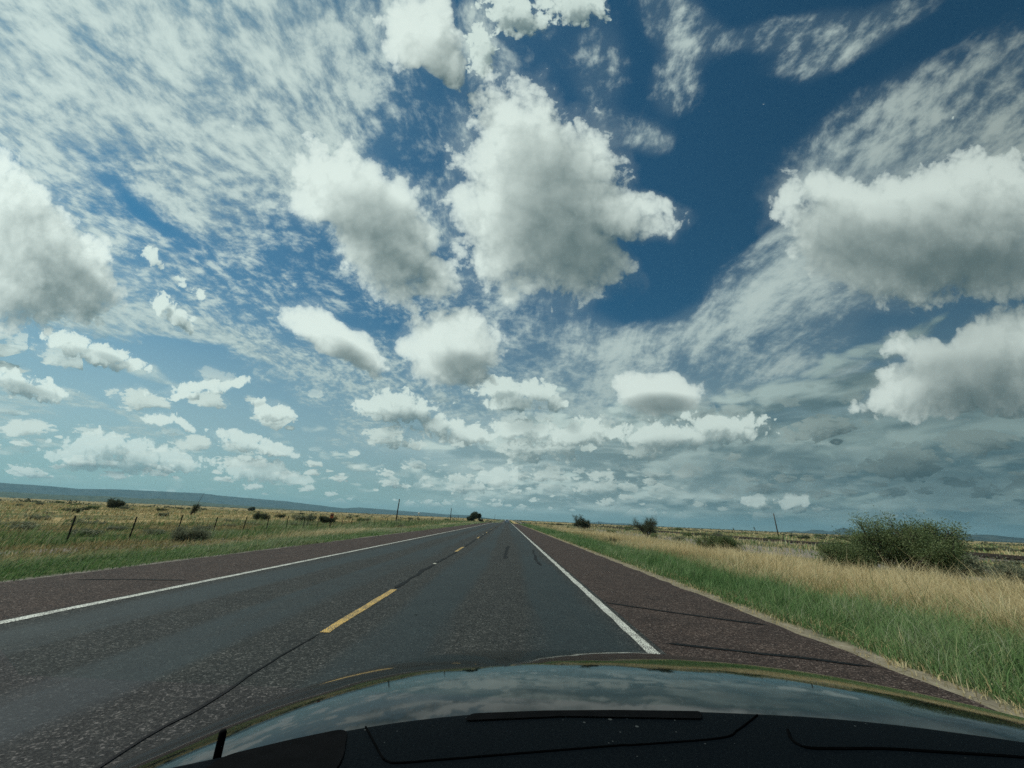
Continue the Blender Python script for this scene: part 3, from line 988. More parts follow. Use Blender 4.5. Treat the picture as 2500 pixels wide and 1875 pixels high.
# ------------------------------------------------------------------ grass, bushes, trees
def leaf_material(name, ramps, transl=0.35, rough=0.75):
    """ramps: [(fresh stops), (dry stops)]; vertex attributes: tint = which shade of the plant, dry = how far it has turned"""
    mt = bpy.data.materials.new(name)
    mt.use_nodes = True
    mt.node_tree.nodes.clear()
    nb = Nodes(mt.node_tree)
    out = nb.new('ShaderNodeOutputMaterial')
    tint = nb.new('ShaderNodeAttribute', attribute_name='tint').outputs['Fac']
    c = nb.colors(tint, ramps[0])
    if len(ramps) > 1:
        dry = nb.new('ShaderNodeAttribute', attribute_name='dry').outputs['Fac']
        c = nb.mix(dry, c, nb.colors(tint, ramps[1]))
    p = nb.new('ShaderNodeBsdfPrincipled')
    principled(p, nb, c, rough, 0.25)
    t = nb.new('ShaderNodeBsdfTranslucent')
    nb.put(t.inputs[0], c)
    mx_ = nb.new('ShaderNodeMixShader')
    mx_.inputs[0].default_value = transl
    mt.node_tree.links.new(p.outputs[0], mx_.inputs[1])
    mt.node_tree.links.new(t.outputs[0], mx_.inputs[2])
    mt.node_tree.links.new(mx_.outputs[0], out.inputs['Surface'])
    return mt


grass_mat = leaf_material('grass blades', [
    [(0.0, (0.062, 0.13, 0.038)), (0.45, (0.13, 0.235, 0.074)), (0.8, (0.23, 0.30, 0.135)), (1.0, (0.36, 0.38, 0.25))],
    [(0.0, (0.25, 0.185, 0.08)), (0.5, (0.50, 0.395, 0.20)), (1.0, (0.68, 0.57, 0.34))]])


def blades(name, x, y, z, h, w, lean, tint, dry):
    """one mesh of bent grass blades: lean is an (n, 2) offset of the tips"""
    n = len(x)
    th = rng.uniform(0, PI, n)
    px, py = np.cos(th) * w * 0.5, np.sin(th) * w * 0.5
    co = np.empty((n, 5, 3))
    co[:, 0] = np.stack([x - px, y - py, z - 0.02], -1)
    co[:, 1] = np.stack([x + px, y + py, z - 0.02], -1)
    mxx, myy = x + lean[:, 0] * 0.35, y + lean[:, 1] * 0.35
    co[:, 2] = np.stack([mxx + px * .8, myy + py * .8, z + h * 0.58], -1)
    co[:, 3] = np.stack([mxx - px * .8, myy - py * .8, z + h * 0.58], -1)
    co[:, 4] = np.stack([x + lean[:, 0], y + lean[:, 1], z + h], -1)
    b = (np.arange(n) * 5)[:, None]
    loops = (b + np.array([0, 1, 2, 3, 3, 2, 4])).ravel()
    starts = ((np.arange(n) * 7)[:, None] + np.array([0, 4])).ravel()
    me = fast_mesh(name, co.reshape(-1, 3), loops, starts, grass_mat, {'tint': np.repeat(tint, 5), 'dry': np.repeat(dry, 5)})
    return me


def scatter(n, x0, x1, y0, y1):
    """points in a strip along the road, thinning out with distance"""
    y = y0 * np.exp(rng.uniform(0, math.log(y1 / y0), n))
    x = rng.uniform(x0, x1, n)
    return x, y


def wind(n, h, amount=0.55):
    a = rng.normal(0.9, 0.9, n)
    r = np.abs(rng.normal(0, 1, n)) * amount * h * 0.75 + amount * h * 0.25
    return np.stack([np.cos(a) * r, np.sin(a) * r], -1)


def grow(name, n, x0, x1, y0, y1, height, width, dryness, label, keep=None, tint=(0.45, 0.2), amount=0.55):
    x, y = scatter(n, x0, x1, y0, y1)
    clump = fbm2(x / 0.55, y / 0.8, 21)
    patch = fbm2(x / 3.0, y / 7.0, 31)
    ok = (clump > rng.uniform(0.18, 0.55, n))
    if keep is not None:
        ok &= keep(x, y, patch, clump)
    near = np.abs(x) < 1.36 * y + 0.6
    ok &= near
    x, y, clump, patch = x[ok], y[ok], clump[ok], patch[ok]
    n = len(x)
    d = np.hypot(x, y)
    h = height(x, y, patch) * rng.lognormal(0, 0.36, n) * (0.35 + 1.25 * clump)
    w = width * (0.7 + d / 8.0) * rng.uniform(0.7, 1.3, n)
    t = np.clip(rng.normal(tint[0], tint[1], n) + (patch - 0.5) * 1.1 + (clump - 0.5) * 0.5, 0, 1)
    dr = np.clip(dryness(x, y, patch), 0, 1)
    dr = np.where(rng.uniform(0, 1, n) < dr, np.clip(dr + 0.35, 0, 1), dr * 0.35)
    me = blades(name, x, y, terrain(x, y), h, w, wind(n, h, amount), t, dr)
    return tag(put_mesh(me, name), label, kind='stuff')


def band_r(x, y):
    return x - EDGE_R + (fbm2(x / 1.5, y / 4.0, 41) - 0.5) * 1.5 + (fbm2(x * 0, y / 15.0, 43) - 0.5) * 1.0


def band_l(x, y):
    return EDGE_L - x + (fbm2(x / 1.5, y / 4.0, 47) - 0.5) * 1.4


grow('grass', 20000, EDGE_R + 0.05, EDGE_R + 0.9, 2.0, 90, lambda x, y, p: 0.025 + 0.06 * (x - EDGE_R), 0.006, lambda x, y, p: 0.95 + 0 * x,
     'short dry grass fringing the wide shoulder', keep=lambda x, y, p, c: rng.uniform(0, 1, len(x)) < 0.12 + 0.75 * (x - EDGE_R - 0.1) / 0.8, amount=1.2)
grow('grass', 210000, EDGE_R + 0.40, EDGE_R + 5.4, 2.2, 160, lambda x, y, p: 0.07 + 0.09 * smooth01((band_r(x, y) - 0.3) / 1.2) + 0.10 * p, 0.0042,
     lambda x, y, p: 0.02 + 0.60 * smooth01((band_r(x, y) - 2.2) / 1.9) + 0.35 * (p - 0.5), 'lush green grass between the wide shoulder and the golden grass',
     keep=lambda x, y, p, c: band_r(x, y) < 5.2, tint=(0.34, 0.24), amount=1.0)
grow('golden_grass', 220000, EDGE_R + 2.6, EDGE_R + 11.2, 3.0, 170, lambda x, y, p: 0.18 + 0.20 * p, 0.0034,
     lambda x, y, p: 0.96 + 0 * x, 'tall golden grass in a band before the big bush',
     keep=lambda x, y, p, c: (band_r(x, y) > 3.9 + rng.normal(0, 0.6, len(x))) & (band_r(x, y) < 10.2 + 0.9 * smooth01((18 - y) / 12.0)), tint=(0.55, 0.26), amount=0.95)
grow('grass', 50000, EDGE_R + 8.6, 75, 10, 260, lambda x, y, p: 0.16 + 0.16 * p, 0.010,
     lambda x, y, p: smooth01((p - 0.38) / 0.2) * 0.8 + 0.1, 'sparse scrubby grass over the gravel flat behind the golden grass',
     keep=lambda x, y, p, c: (p > 0.42) | (rng.uniform(0, 1, len(x)) < 0.18), tint=(0.55, 0.25))
grow('grass', 150000, EDGE_L - 4.6, EDGE_L - 0.05, 5.5, 190, lambda x, y, p: 0.035 + 0.05 * smooth01((band_l(x, y) - 0.1) / 0.8) + 0.11 * smooth01((p - 0.3) / 0.4), 0.0052,
     lambda x, y, p: 0.12 + 0.60 * smooth01((band_l(x, y) - 2.0) / 1.6) + 0.5 * (p - 0.5), 'green verge grass between the shoulder and the wire fence',
     keep=lambda x, y, p, c: rng.uniform(0, 1, len(x)) < (0.15 + smooth01((band_l(x, y) - 0.05) / 0.5)) * (0.25 + 0.75 * smooth01((p - 0.28) / 0.22)), tint=(0.62, 0.28), amount=1.1)
grow('grass', 130000, EDGE_L - 17, EDGE_L - 4.0, 8.0, 200, lambda x, y, p: 0.09 + 0.17 * smooth01((p - 0.35) / 0.25), 0.0060,
     lambda x, y, p: np.where(p < 0.40, 0.85, 0.22) + 0.15 * smooth01((-x - 17) / 5), 'rough olive and straw growth along the wire fence',
     keep=lambda x, y, p, c: (band_l(x, y) > 4.0), tint=(0.42, 0.25))
grow('grass', 80000, -170, EDGE_L - 12, 14, 330, lambda x, y, p: 0.15 + 0.14 * p, 0.009,
     lambda x, y, p: np.where(p > 0.60, 0.30, 0.90), 'dry straw coloured prairie grass beyond the wire fence', tint=(0.45, 0.22))
grow('grass', 45000, 24, 230, 24, 420, lambda x, y, p: 0.20 + 0.16 * p, 0.012,
     lambda x, y, p: np.where(p > 0.48, 0.20, 0.85), 'dry grass and scrub on the plain past the railway', tint=(0.45, 0.22))


def leaves(name, c, direction, length, width, mat, tint, parent=None):
    """rhombus leaves at points c"""
    n = len(c)
    dirn = direction / np.maximum(np.linalg.norm(direction, axis=1, keepdims=True), 1e-6)
    side = np.cross(dirn, rng.normal(0, 1, (n, 3)))
    side /= np.maximum(np.linalg.norm(side, axis=1, keepdims=True), 1e-6)
    L, W = np.asarray(length).reshape(-1, 1), np.asarray(width).reshape(-1, 1)
    co = np.stack([c, c + dirn * L * .5 + side * W * .5, c + dirn * L, c + dirn * L * .5 - side * W * .5], 1)
    loops = np.arange(n * 4)
    return fast_mesh(name, co.reshape(-1, 3), loops, np.arange(n) * 4, mat, {'tint': np.repeat(tint, 4)})


bark_mat, nbb, pb, _ = material('grey brown bark')
principled(pb, nbb, nbb.colors(nbb.noise(nbb.new('ShaderNodeTexCoord').outputs['Object'], 18.0, 4.0), [(0.3, (0.055, 0.045, 0.036)), (0.7, (0.15, 0.125, 0.10))]), 0.9, 0.1)
mesquite = leaf_material('mesquite leaf', [[(0.0, (0.075, 0.105, 0.042)), (0.5, (0.14, 0.185, 0.075)), (1.0, (0.26, 0.29, 0.145))]], 0.3)
greyleaf = leaf_material('grey green leaf', [[(0.0, (0.12, 0.135, 0.082)), (0.5, (0.22, 0.23, 0.145)), (1.0, (0.36, 0.36, 0.25))]], 0.25)
darkleaf = leaf_material('dark shrub leaf', [[(0.0, (0.04, 0.054, 0.03)), (0.5, (0.076, 0.095, 0.053)), (1.0, (0.145, 0.16, 0.095))]], 0.2)


def skeleton(stems, spread, height, levels, seed, crook=0.25, low=0.35):
    """woody lines from the root collar outwards; returns the lines and the fine twig ends with their directions"""
    r = random.Random(seed)
    lines, tips = [], []

    def branch(p, dirn, length, rad, lev):
        pts = [(p.copy(), rad)]
        q, dd = p.copy(), dirn.copy()
        n = 4
        for i in range(n):
            dd = (dd + Vector((r.uniform(-1, 1), r.uniform(-1, 1), r.uniform(-0.6, 0.9))) * crook).normalized()
            q = q + dd * length / n
            q.z = max(q.z, 0.04)
            pts.append((q.copy(), rad * (1 - 0.62 * (i + 1) / n)))
            if lev < levels and i >= 1:
                for _ in range(2 if i < n - 1 else 3):
                    side = Vector((r.uniform(-1, 1), r.uniform(-1, 1), r.uniform(-0.5, 0.8)))
                    branch(q, (dd * 0.9 + side * 0.85).normalized(), length * r.uniform(0.38, 0.62), rad * 0.42, lev + 1)
            elif lev == levels:
                tips.append((q.copy(), dd.copy()))
        lines.append(pts)

    for k in range(stems):
        a = 2 * PI * (k + r.uniform(-0.35, 0.35)) / stems
        out = r.uniform(0.25, 1.0)
        dirn = Vector((math.cos(a) * out * spread, math.sin(a) * out * spread, height * r.uniform(low, 0.9))).normalized()
        ln = (spread * out + height * 0.55) * r.uniform(0.42, 0.62)
        branch(Vector((math.cos(a) * 0.12, math.sin(a) * 0.12, -0.1)), dirn, ln, 0.02 + 0.018 * (spread + height), 1)
    return lines, tips


def sprays(tips, per, leaf_l, leaf_w, twig, mat, name, seed, droop=0.25, thin=1.0):
    g = np.random.default_rng(seed)
    P = np.array([t[0] for t in tips])
    D = np.array([t[1] for t in tips])
    keep = g.uniform(0, 1, len(P)) < thin
    P, D = P[keep], D[keep]
    sh = np.repeat(g.uniform(0, 1, len(P)), per)
    P, D = np.repeat(P, per, 0), np.repeat(D, per, 0)
    n = len(P)
    D = D + g.normal(0, 0.7, (n, 3)) + np.array([0, 0, -droop])
    D /= np.linalg.norm(D, axis=1, keepdims=True)
    c = P + D * g.uniform(0, twig, (n, 1)) + g.normal(0, twig * 0.22, (n, 3))
    c[:, 2] = np.maximum(c[:, 2], 0.03)
    tint = np.clip(sh * 0.6 + g.uniform(0, 0.4, n), 0, 1)
    return leaves(name, c, D + g.normal(0, 0.5, (n, 3)), leaf_l * g.uniform(0.6, 1.4, n), leaf_w * g.uniform(0.7, 1.3, n), mat, tint)


def woody_plant(name, loc, label, category, stems, spread, height, levels, per, leaf, twig, mat, seed, n=5, thin=1.0, group=None, rz=0.0, droop=0.25, trunk='trunk'):
    t = empty(name, loc, rz)
    tag(t, label, category, group)
    lines, tips = skeleton(stems, spread, height, levels, seed)
    V, F = tubes(lines, n, cap=False)
    mesh_from(trunk, V, F, bark_mat, t, smooth=True)
    put_mesh(sprays(tips, per, leaf[0], leaf[1], twig, mat, 'crown', seed, droop, thin), 'crown', t)
    return t


def on(x, y, dz=-0.03):
    return (x, y, float(terrain(x, y)) + dz)


# the big bush by the road and the bushes one can tell apart
woody_plant('mesquite_bush', on(15.6, 16.4), 'big spreading dark green bush behind the golden grass, many thin stems', 'bush', 14, 1.35, 2.5, 3, 22, (0.085, 0.022), 0.36, mesquite, 11)
woody_plant('mesquite_bush', on(13.6, 26.8), 'upright green bush at the edge of the golden grass and gravel', 'bush', 8, 1.05, 1.35, 3, 14, (0.07, 0.024), 0.22, mesquite, 23)
woody_plant('mesquite_bush', on(20.6, 61.5), 'feathery grey bush beside the small white marker post', 'bush', 9, 1.75, 2.9, 3, 7, (0.13, 0.035), 0.34, darkleaf, 31, n=4, thin=0.8)
woody_plant('ocotillo', on(20.3, 112.0), 'broad dark bush with stalks standing above the far golden grass', 'bush', 12, 3.4, 2.6, 3, 6, (0.22, 0.06), 0.40, darkleaf, 37, n=4)
woody_plant('shrub', on(8.25, 33.2), 'small spindly weed standing in the golden grass', 'shrub', 5, 0.25, 0.75, 2, 9, (0.07, 0.02), 0.12, darkleaf, 41, n=4)
woody_plant('shrub', on(16.1, 30.0), 'small round shrub on the bare gravel beside the upright green bush', 'shrub', 6, 0.42, 0.5, 2, 22, (0.07, 0.03), 0.14, greyleaf, 43, n=4)
woody_plant('shrub', on(19.5, 19.0), 'low grey green shrub spreading out behind the big bush', 'shrub', 9, 1.6, 0.5, 3, 8, (0.085, 0.026), 0.26, greyleaf, 44, n=4)
woody_plant('shrub', on(13.9, 17.3), 'lower leafy shrub leaning against the side of the big bush', 'shrub', 9, 0.85, 1.25, 3, 10, (0.085, 0.022), 0.30, mesquite, 45, n=4)
woody_plant('shrub', on(17.2, 14.2), 'dusty olive shrub among the dry stalks below the big bush', 'shrub', 8, 1.1, 0.4, 3, 7, (0.08, 0.024), 0.22, greyleaf, 46, n=4)
woody_plant('shrub', on(-13.3, 17.9), 'rounded grey green shrub growing at the foot of the wire fence', 'shrub', 9, 0.6, 0.36, 3, 5, (0.06, 0.02), 0.18, greyleaf, 51, n=4)
woody_plant('shrub', on(-24.3, 50.0), 'brown grey shrub beyond the fence, near the orange sign', 'shrub', 9, 0.85, 1.2, 3, 6, (0.09, 0.03), 0.2, greyleaf, 53, n=4)
woody_plant('shrub', on(-22.7, 52.4), 'dark rounded shrub standing just behind the orange sign', 'shrub', 9, 0.85, 1.1, 3, 9, (0.09, 0.035), 0.2, darkleaf, 55, n=4)
woody_plant('shrub', on(-32.2, 54.3), 'wide low dark shrub in the straw field beyond the fence', 'shrub', 9, 1.1, 0.85, 3, 8, (0.09, 0.03), 0.2, darkleaf, 57, n=4)
woody_plant('shrub', on(-97.9, 103.5), 'dark clump of shrubs far out in the straw field', 'shrub', 10, 2.0, 1.9, 3, 7, (0.22, 0.08), 0.34, darkleaf, 59, n=4)
woody_plant('tree', on(-323, 525), 'small dark tree standing on the horizon of the straw field', 'tree', 9, 4.0, 5.4, 3, 6, (0.7, 0.3), 0.8, darkleaf, 61, n=4)

# a tree with a clear trunk at the end of the verge
t = empty('tree', on(-16.6, 206.0))
tag(t, 'round leafy tree standing by the far end of the highway', 'tree')
lines = [[(Vector((0, 0, -0.2)), 0.26), (Vector((0.1, 0, 1.0)), 0.2), (Vector((0.0, 0.1, 1.9)), 0.16)]]
tips = []
for sx, sy, sz, lx, sd in ((0.0, 0.0, 1.5, 2.6, 1), (-1.7, 0.4, 0.3, 2.0, 2), (1.3, -0.2, 1.9, 1.7, 3), (0.2, 0.5, 2.6, 1.5, 4)):
    l2, t2 = skeleton(7, lx, 2.5, 3, 70 + sd)
    off = Vector((sx, sy, sz))
    lines += [[(p + off, r) for p, r in l] for l in l2]
    tips += [(p + off, q) for p, q in t2]
V, F = tubes(lines, 4, cap=False)
mesh_from('trunk', V, F, bark_mat, t, smooth=True)
put_mesh(sprays(tips, 6, 0.34, 0.16, 0.5, darkleaf, 'crown', 5), 'crown', t)
woody_plant('shrub', on(-13.9, 222.0), 'dark bushy shrub at the foot of the round leafy tree', 'shrub', 9, 1.8, 1.9, 3, 6, (0.3, 0.1), 0.4, darkleaf, 63, n=4)

# yucca with its dry flower stalk
t = empty('yucca', on(-50.3, 67.0))
tag(t, 'spiky dark yucca with a thin bent stalk rising from the straw field', 'yucca')
V, F = tubes([[(Vector((-0.55, 0, -0.2)), 0.19), (Vector((-0.35, 0, 0.5)), 0.17), (Vector((0.0, 0, 1.0)), 0.14), (Vector((0.15, 0, 1.3)), 0.1)]], 7)
mesh_from('trunk', V, F, bark_mat, t, smooth=True)
n = 520
g = np.random.default_rng(3)
hh = g.uniform(0.35, 1.45, n)
cc = np.stack([-0.45 + hh * 0.42, 0 * hh, hh], -1)
dd = np.stack([g.normal(0, 1, n), g.normal(0, 1, n), g.uniform(-0.5, 1.3, n)], -1)
put_mesh(leaves('crown', cc, dd, g.uniform(0.45, 0.85, n) * (0.5 + 0.4 * hh), np.full(n, 0.05), darkleaf, g.uniform(0, 1, n)), 'crown', t)
V, F = tubes([[(Vector((0.15, 0, 1.3)), 0.035), (Vector((0.25, 0, 2.2)), 0.028), (Vector((0.5, 0, 3.0)), 0.024), (Vector((0.72, 0, 3.55)), 0.012)]], 5)
mesh_from('flower_stalk', V, F, bark_mat, t)

# the shrubs dotted over both plains: six kinds of crown, copied
kinds = []
for k, (mat, sp, ht) in enumerate(((darkleaf, 0.8, 0.9), (greyleaf, 0.9, 0.75), (mesquite, 0.8, 1.0), (darkleaf, 1.1, 0.7), (greyleaf, 0.7, 0.9), (mesquite, 1.0, 0.8))):
    lines, tips = skeleton(7, sp, ht, 2, 200 + k)
    kinds.append(sprays(tips, 9, 0.15, 0.06, 0.28, mat, 'shrub', 300 + k))


def dot(x, y, s, label, group, among=(0, 1, 2, 3, 4, 5)):
    if y < 45:
        among, s = (1, 4), s * 0.8
    low = 0.62 if y < 45 else 1.0
    k = random.choice(among)
    o = put_mesh(kinds[k], 'shrub', None, on(x, y), random.uniform(0, 6.28), (s * random.uniform(0.9, 1.4), s * random.uniform(0.9, 1.4), s * low))
    return tag(o, label, 'shrub', group)


r2 = random.Random(77)
spots = []
while len(spots) < 75:
    y = 18 * math.exp(r2.uniform(0, math.log(16)))
    x = -r2.uniform(17, 1.25 * y + 8)
    if x > -17 or abs(x) > 1.3 * y:
        continue
    spots.append((x, y, r2.uniform(0.45, 0.95) * (0.8 + y / 320)))
for x, y, s in spots:
    dot(x, y, s, 'low dark shrub dotted in the straw field beyond the wire fence', 'shrubs dotted over the straw field', (1, 4, 2, 5, 0))
spots = [(14.5, 63.0, .5), (10.8, 62.3, .6), (11.9, 63.9, .7), (13.2, 70.5, .6), (16.4, 66.0, .8), (12.6, 84.0, .8), (15.5, 92.0, 1.0), (10.2, 98.0, .8)]
while len(spots) < 110:
    y = 20 * math.exp(r2.uniform(0, math.log(16)))
    x = r2.uniform(13, 1.25 * y + 8)
    if x < 16.5 or x > 1.3 * y:
        continue
    if x < 25 and r2.random() < 0.5:
        continue
    spots.append((x, y, r2.uniform(0.45, 1.05) * (0.85 + y / 260)))
for x, y, s in spots:
    dot(x, y, s, 'grey green shrub dotted over the plain behind the golden grass', 'shrubs dotted behind the golden grass')
spots = []
while len(spots) < 34:
    y = r2.uniform(10.5, 75)
    spots.append((-14.6 - abs(r2.gauss(0, 1.2)) + r2.uniform(0, 1.6), y, r2.uniform(0.22, 0.42)))
for x, y, s in spots:
    dot(x, y, s, 'scrubby olive shrub growing along the line of the wire fence', 'shrubs along the wire fence', (1, 4))


# far scrub that reads as one dark mass
def far_scrub(n, az0, az1, d0, d1, label, seed):
    g = np.random.default_rng(seed)
    a = np.radians(g.uniform(az0, az1, n))
    D = d0 * np.exp(g.uniform(0, math.log(d1 / d0), n))
    x, y = D * np.sin(a), D * np.cos(a)
    ok = fbm2(x / 60.0, y / 160.0, seed) > g.uniform(0.30, 0.58, n)
    ok &= (x > EDGE_R + 8) | (x < EDGE_L - 8)
    x, y = x[ok], y[ok]
    D = np.hypot(x, y)
    n = len(x)
    s = g.uniform(0.6, 1.5, n) * (0.7 + D / 1500)
    per = 12
    c = np.repeat(np.stack([x, y, terrain(x, y)], -1), per, 0)
    sr = np.repeat(s, per)
    c = c + g.normal(0, 1, (n * per, 3)) * np.stack([sr * 0.8, sr * 0.8, sr * 0.25], -1) + np.stack([0 * sr, 0 * sr, sr * 0.45], -1)
    me = leaves('scrub', c, g.normal(0, 1, (n * per, 3)), sr * 0.8, sr * 0.5, darkleaf, g.uniform(0, 1, n * per))
    return tag(put_mesh(me, 'far_scrub'), label, kind='stuff')


far_scrub(2600, -58, -3, 260, 3500, 'dark specks of scrub across the far straw plain', 91)
far_scrub(6000, -3, 58, 200, 3500, 'dark belt of scrub along the horizon past the railway', 93)


# ------------------------------------------------------------------ fence, poles, signs, railway, tower, the car ahead
def plain(name, lo, hi, scale=12.0, rough=0.8, spec=0.3, metal=0.0):
    mt, nb, p, _ = material(name)
    n = nb.noise(nb.new('ShaderNodeTexCoord').outputs['Object'], scale, 4.0, 0.6)
    principled(p, nb, nb.mix(nb.ramp(n, 0.35, 0.65), lo, hi), rough, spec)
    p.inputs['Metallic'].default_value = metal
    return mt


rusty = plain('dark rusty steel', (0.018, 0.015, 0.013), (0.05, 0.035, 0.026))
wire_m = plain('weathered wire', (0.06, 0.055, 0.05), (0.12, 0.11, 0.10))
timber = plain('weathered pole timber', (0.035, 0.028, 0.022), (0.085, 0.068, 0.052), 6.0)
white_m = plain('weathered white paint', (0.55, 0.56, 0.54), (0.74, 0.75, 0.72), 3.0, 0.6)
orange_m = plain('faded orange sign', (0.50, 0.10, 0.035), (0.62, 0.15, 0.05), 5.0, 0.6)

FX = -15.0
fence = empty('wire_fence', on(FX, 14.6, 0))
tag(fence, 'sparse wire fence of thin dark steel posts beside the straw field', 'fence')
fy = [14.6 + 2.335 * k for k in range(-2, 50)]
post_me = None
rp = random.Random(5)
for k, y in enumerate(fy):
    b = on(FX, y, -0.25)
    tall = 1.20 if k % 4 else 1.30
    if post_me is None:
        V, F = [], []
        for bx in ((-0.025, 0.025, -0.006, 0.006, 0, 1.0), (-0.006, 0.006, 0.006, 0.045, 0, 1.0), (-0.028, 0.028, -0.012, -0.006, 0.25, 0.28), (-0.028, 0.028, -0.012, -0.006, 0.6, 0.63), (-0.028, 0.028, -0.012, -0.006, 0.9, 0.93)):
            v, f = box(*bx)
            F += [tuple(i + len(V) for i in q) for q in f]
            V += v
        o = mesh_from('fence_post', V, F, rusty, fence)
        post_me = o.data
    else:
        o = put_mesh(post_me, 'fence_post', fence)
    o.location = Vector(b) - fence.location
    o.scale = (0.85, 0.85, tall)
    o.rotation_euler = (rp.gauss(0, 0.03), rp.gauss(0, 0.03), rp.gauss(0, 0.1))
for wz in (0.28, 0.52, 0.76, 0.96):
    line = [(Vector((FX + 0.02, y, on(FX, y, -0.25)[2] + wz)) - fence.location, 0.004) for y in fy]
    V, F = tubes([line], 4)
    mesh_from('fence_wire', V, F, wire_m, fence)

# orange marker sign at the fence
s = empty('marker_sign', on(-14.85, 35.3, 0))
tag(s, 'small orange marker sign on a post at the wire fence', 'sign')
V, F = tubes([[(Vector((0, 0, -0.3)), 0.035), (Vector((0.01, 0, 1.36)), 0.032)]], 8)
mesh_from('post', V, F, rusty, s)
v, f = box(-0.13, 0.13, -0.055, -0.036, 0.98, 1.37)
plate = mesh_from('sign_plate', v, f, orange_m, s)
v, f = box(-0.085, 0.085, -0.061, -0.0555, 1.16, 1.27)
mesh_from('dark_panel', v, f, rusty, plate)
v, f = box(-0.09, 0.09, -0.061, -0.0555, 1.285, 1.31)
mesh_from('pale_stripe', v, f, white_m, plate)


def pole(x, y, h, label, lean=(0, 0), r=0.13, group=None):
    t = empty('utility_pole', on(x, y, 0))
    tag(t, label, 'pole', group)
    V, F = tubes([[(Vector((0, 0, -0.5)), r), (Vector((lean[0] * .5, lean[1] * .5, h * .5)), r * 0.88), (Vector((lean[0], lean[1], h)), r * 0.72)]], 9)
    mesh_from('shaft', V, F, timber, t, smooth=True)
    V, F = tubes([[(Vector((lean[0], lean[1], h - 0.02)), r * 0.5), (Vector((lean[0], lean[1], h + 0.06)), r * 0.2)]], 7)
    mesh_from('pole_top', V, F, rusty, t)
    return t


pole(-25.7, 96.4, 4.95, 'tallest bare timber pole standing past the fence', (0.15, 0), 0.15)
pole(-22.6, 164.5, 4.9, 'bare timber pole just before the round leafy tree', (0.1, 0), 0.16)
pole(-28.8, 243.0, 4.0, 'short bare pole between two poles and the round tree', (0, 0), 0.14)
pole(-12.9, 420.0, 7.6, 'thin far pole near the vanishing end of the highway', (0, 0), 0.16)
pole(70.1, 108.0, 6.0, 'leaning thin dark pole on the plain past the railway', (-0.35, 0), 0.15)
pole(50.2, 228.8, 3.9, 'short dark pole on the scrub plain between two bushes', (0, 0), 0.14)

# dry stalks leaning on the plain
for x, y, h, lx, lab in ((138.0, 231.0, 4.6, -1.1, 'taller of two leaning dry stalks on the far plain'), (127.0, 232.0, 3.6, -1.2, 'shorter of two leaning dry stalks on the far plain'), (152.0, 141.0, 3.0, 0.1, 'dry upright stalk past the big bush with a knobbly top')):
    t = empty('dry_stalk', on(x, y, 0))
    tag(t, lab, 'stalk')
    V, F = tubes([[(Vector((0, 0, -0.2)), 0.12), (Vector((lx * .4, 0, h * .55)), 0.09), (Vector((lx, 0, h)), 0.05)]], 6)
    mesh_from('stem', V, F, timber, t)
    g = np.random.default_rng(int(x))
    hh = g.uniform(0.72, 1.0, 40)
    cc = np.stack([lx * hh, 0 * hh, h * hh], -1)
    put_mesh(leaves('seed_head', cc, g.normal(0, 1, (40, 3)), np.full(40, 0.5), np.full(40, 0.16), darkleaf, g.uniform(0, 1, 40)), 'seed_head', t)

for x, y, h, lab in ((24.2, 71.6, 0.75, 'small white marker post in the golden grass by the feathery bush'),):
    t = empty('marker_post', on(x, y, 0))
    tag(t, lab, 'post')
    v, f = box(-0.06, 0.06, -0.025, 0.025, -0.2, h)
    mesh_from('post', v, f, white_m, t)
    v, f = box(-0.062, 0.062, -0.031, -0.0255, h - 0.16, h - 0.06)
    mesh_from('reflector', v, f, orange_m, t)
t = empty('fence_post', on(48.6, 73.7, 0))
tag(t, 'lone dark fence post near the railway on the plain', 'post')
V, F = tubes([[(Vector((0, 0, -0.2)), 0.09), (Vector((0, 0, 0.85)), 0.08)]], 7)
mesh_from('post', V, F, timber, t)

# railway on the plain: two rails on sleepers over a low bank
bank_m, nbk, pk, _ = material('railway ballast')
principled(pk, nbk, nbk.colors(nbk.noise(world_xy(nbk), 7.0, 4.0, 0.7), [(0.3, (0.07, 0.06, 0.052)), (0.7, (0.19, 0.165, 0.14))]), 1.0, 0.0)
RX = 38.4
rail_y = np.arange(8, 420, 4.0)
V, F = [], []
for y in rail_y:
    z = float(terrain(RX, y))
    for dx_, dz_ in ((-2.4, -0.25), (-1.35, 0.16), (1.35, 0.16), (2.4, -0.25)):
        V.append((RX + dx_, y, z + dz_))
F = [(4 * i + k, 4 * i + k + 1, 4 * i + k + 5, 4 * i + k + 4) for i in range(len(rail_y) - 1) for k in range(3)]
tag(mesh_from('railway_bank', V, F, bank_m), 'low ballast bank carrying the dark rails across the plain', kind='structure')
rw = empty('railway_track', (RX, 8.0, 0))
tag(rw, 'dark rusty railway track running across the scrub plain', 'railway')
for sx in (-0.72, 0.72):
    V, F = [], []
    for y in rail_y:
        z = float(terrain(RX, y)) + 0.16
        for dx_, dz_ in ((-0.07, 0.10), (0.07, 0.10), (0.05, 0.30), (-0.05, 0.30)):
            V.append((sx + dx_, y - 8.0, z + dz_))
    F = [(4 * i + k, 4 * i + (k + 1) % 4, 4 * i + 4 + (k + 1) % 4, 4 * i + 4 + k) for i in range(len(rail_y) - 1) for k in range(4)]
    mesh_from('rail', V, F, rusty, rw)
V, F = [], []
for y in np.arange(9, 200, 0.65):
    z = float(terrain(RX, y)) + 0.16
    v, f = box(-1.25, 1.25, y - 8.12, y - 7.88, z + 0.004, z + 0.11)
    F += [tuple(i + len(V) for i in q) for q in f]
    V += v
o = mesh_from('sleeper', V, F, timber, rw)
tag(o, kind='stuff')

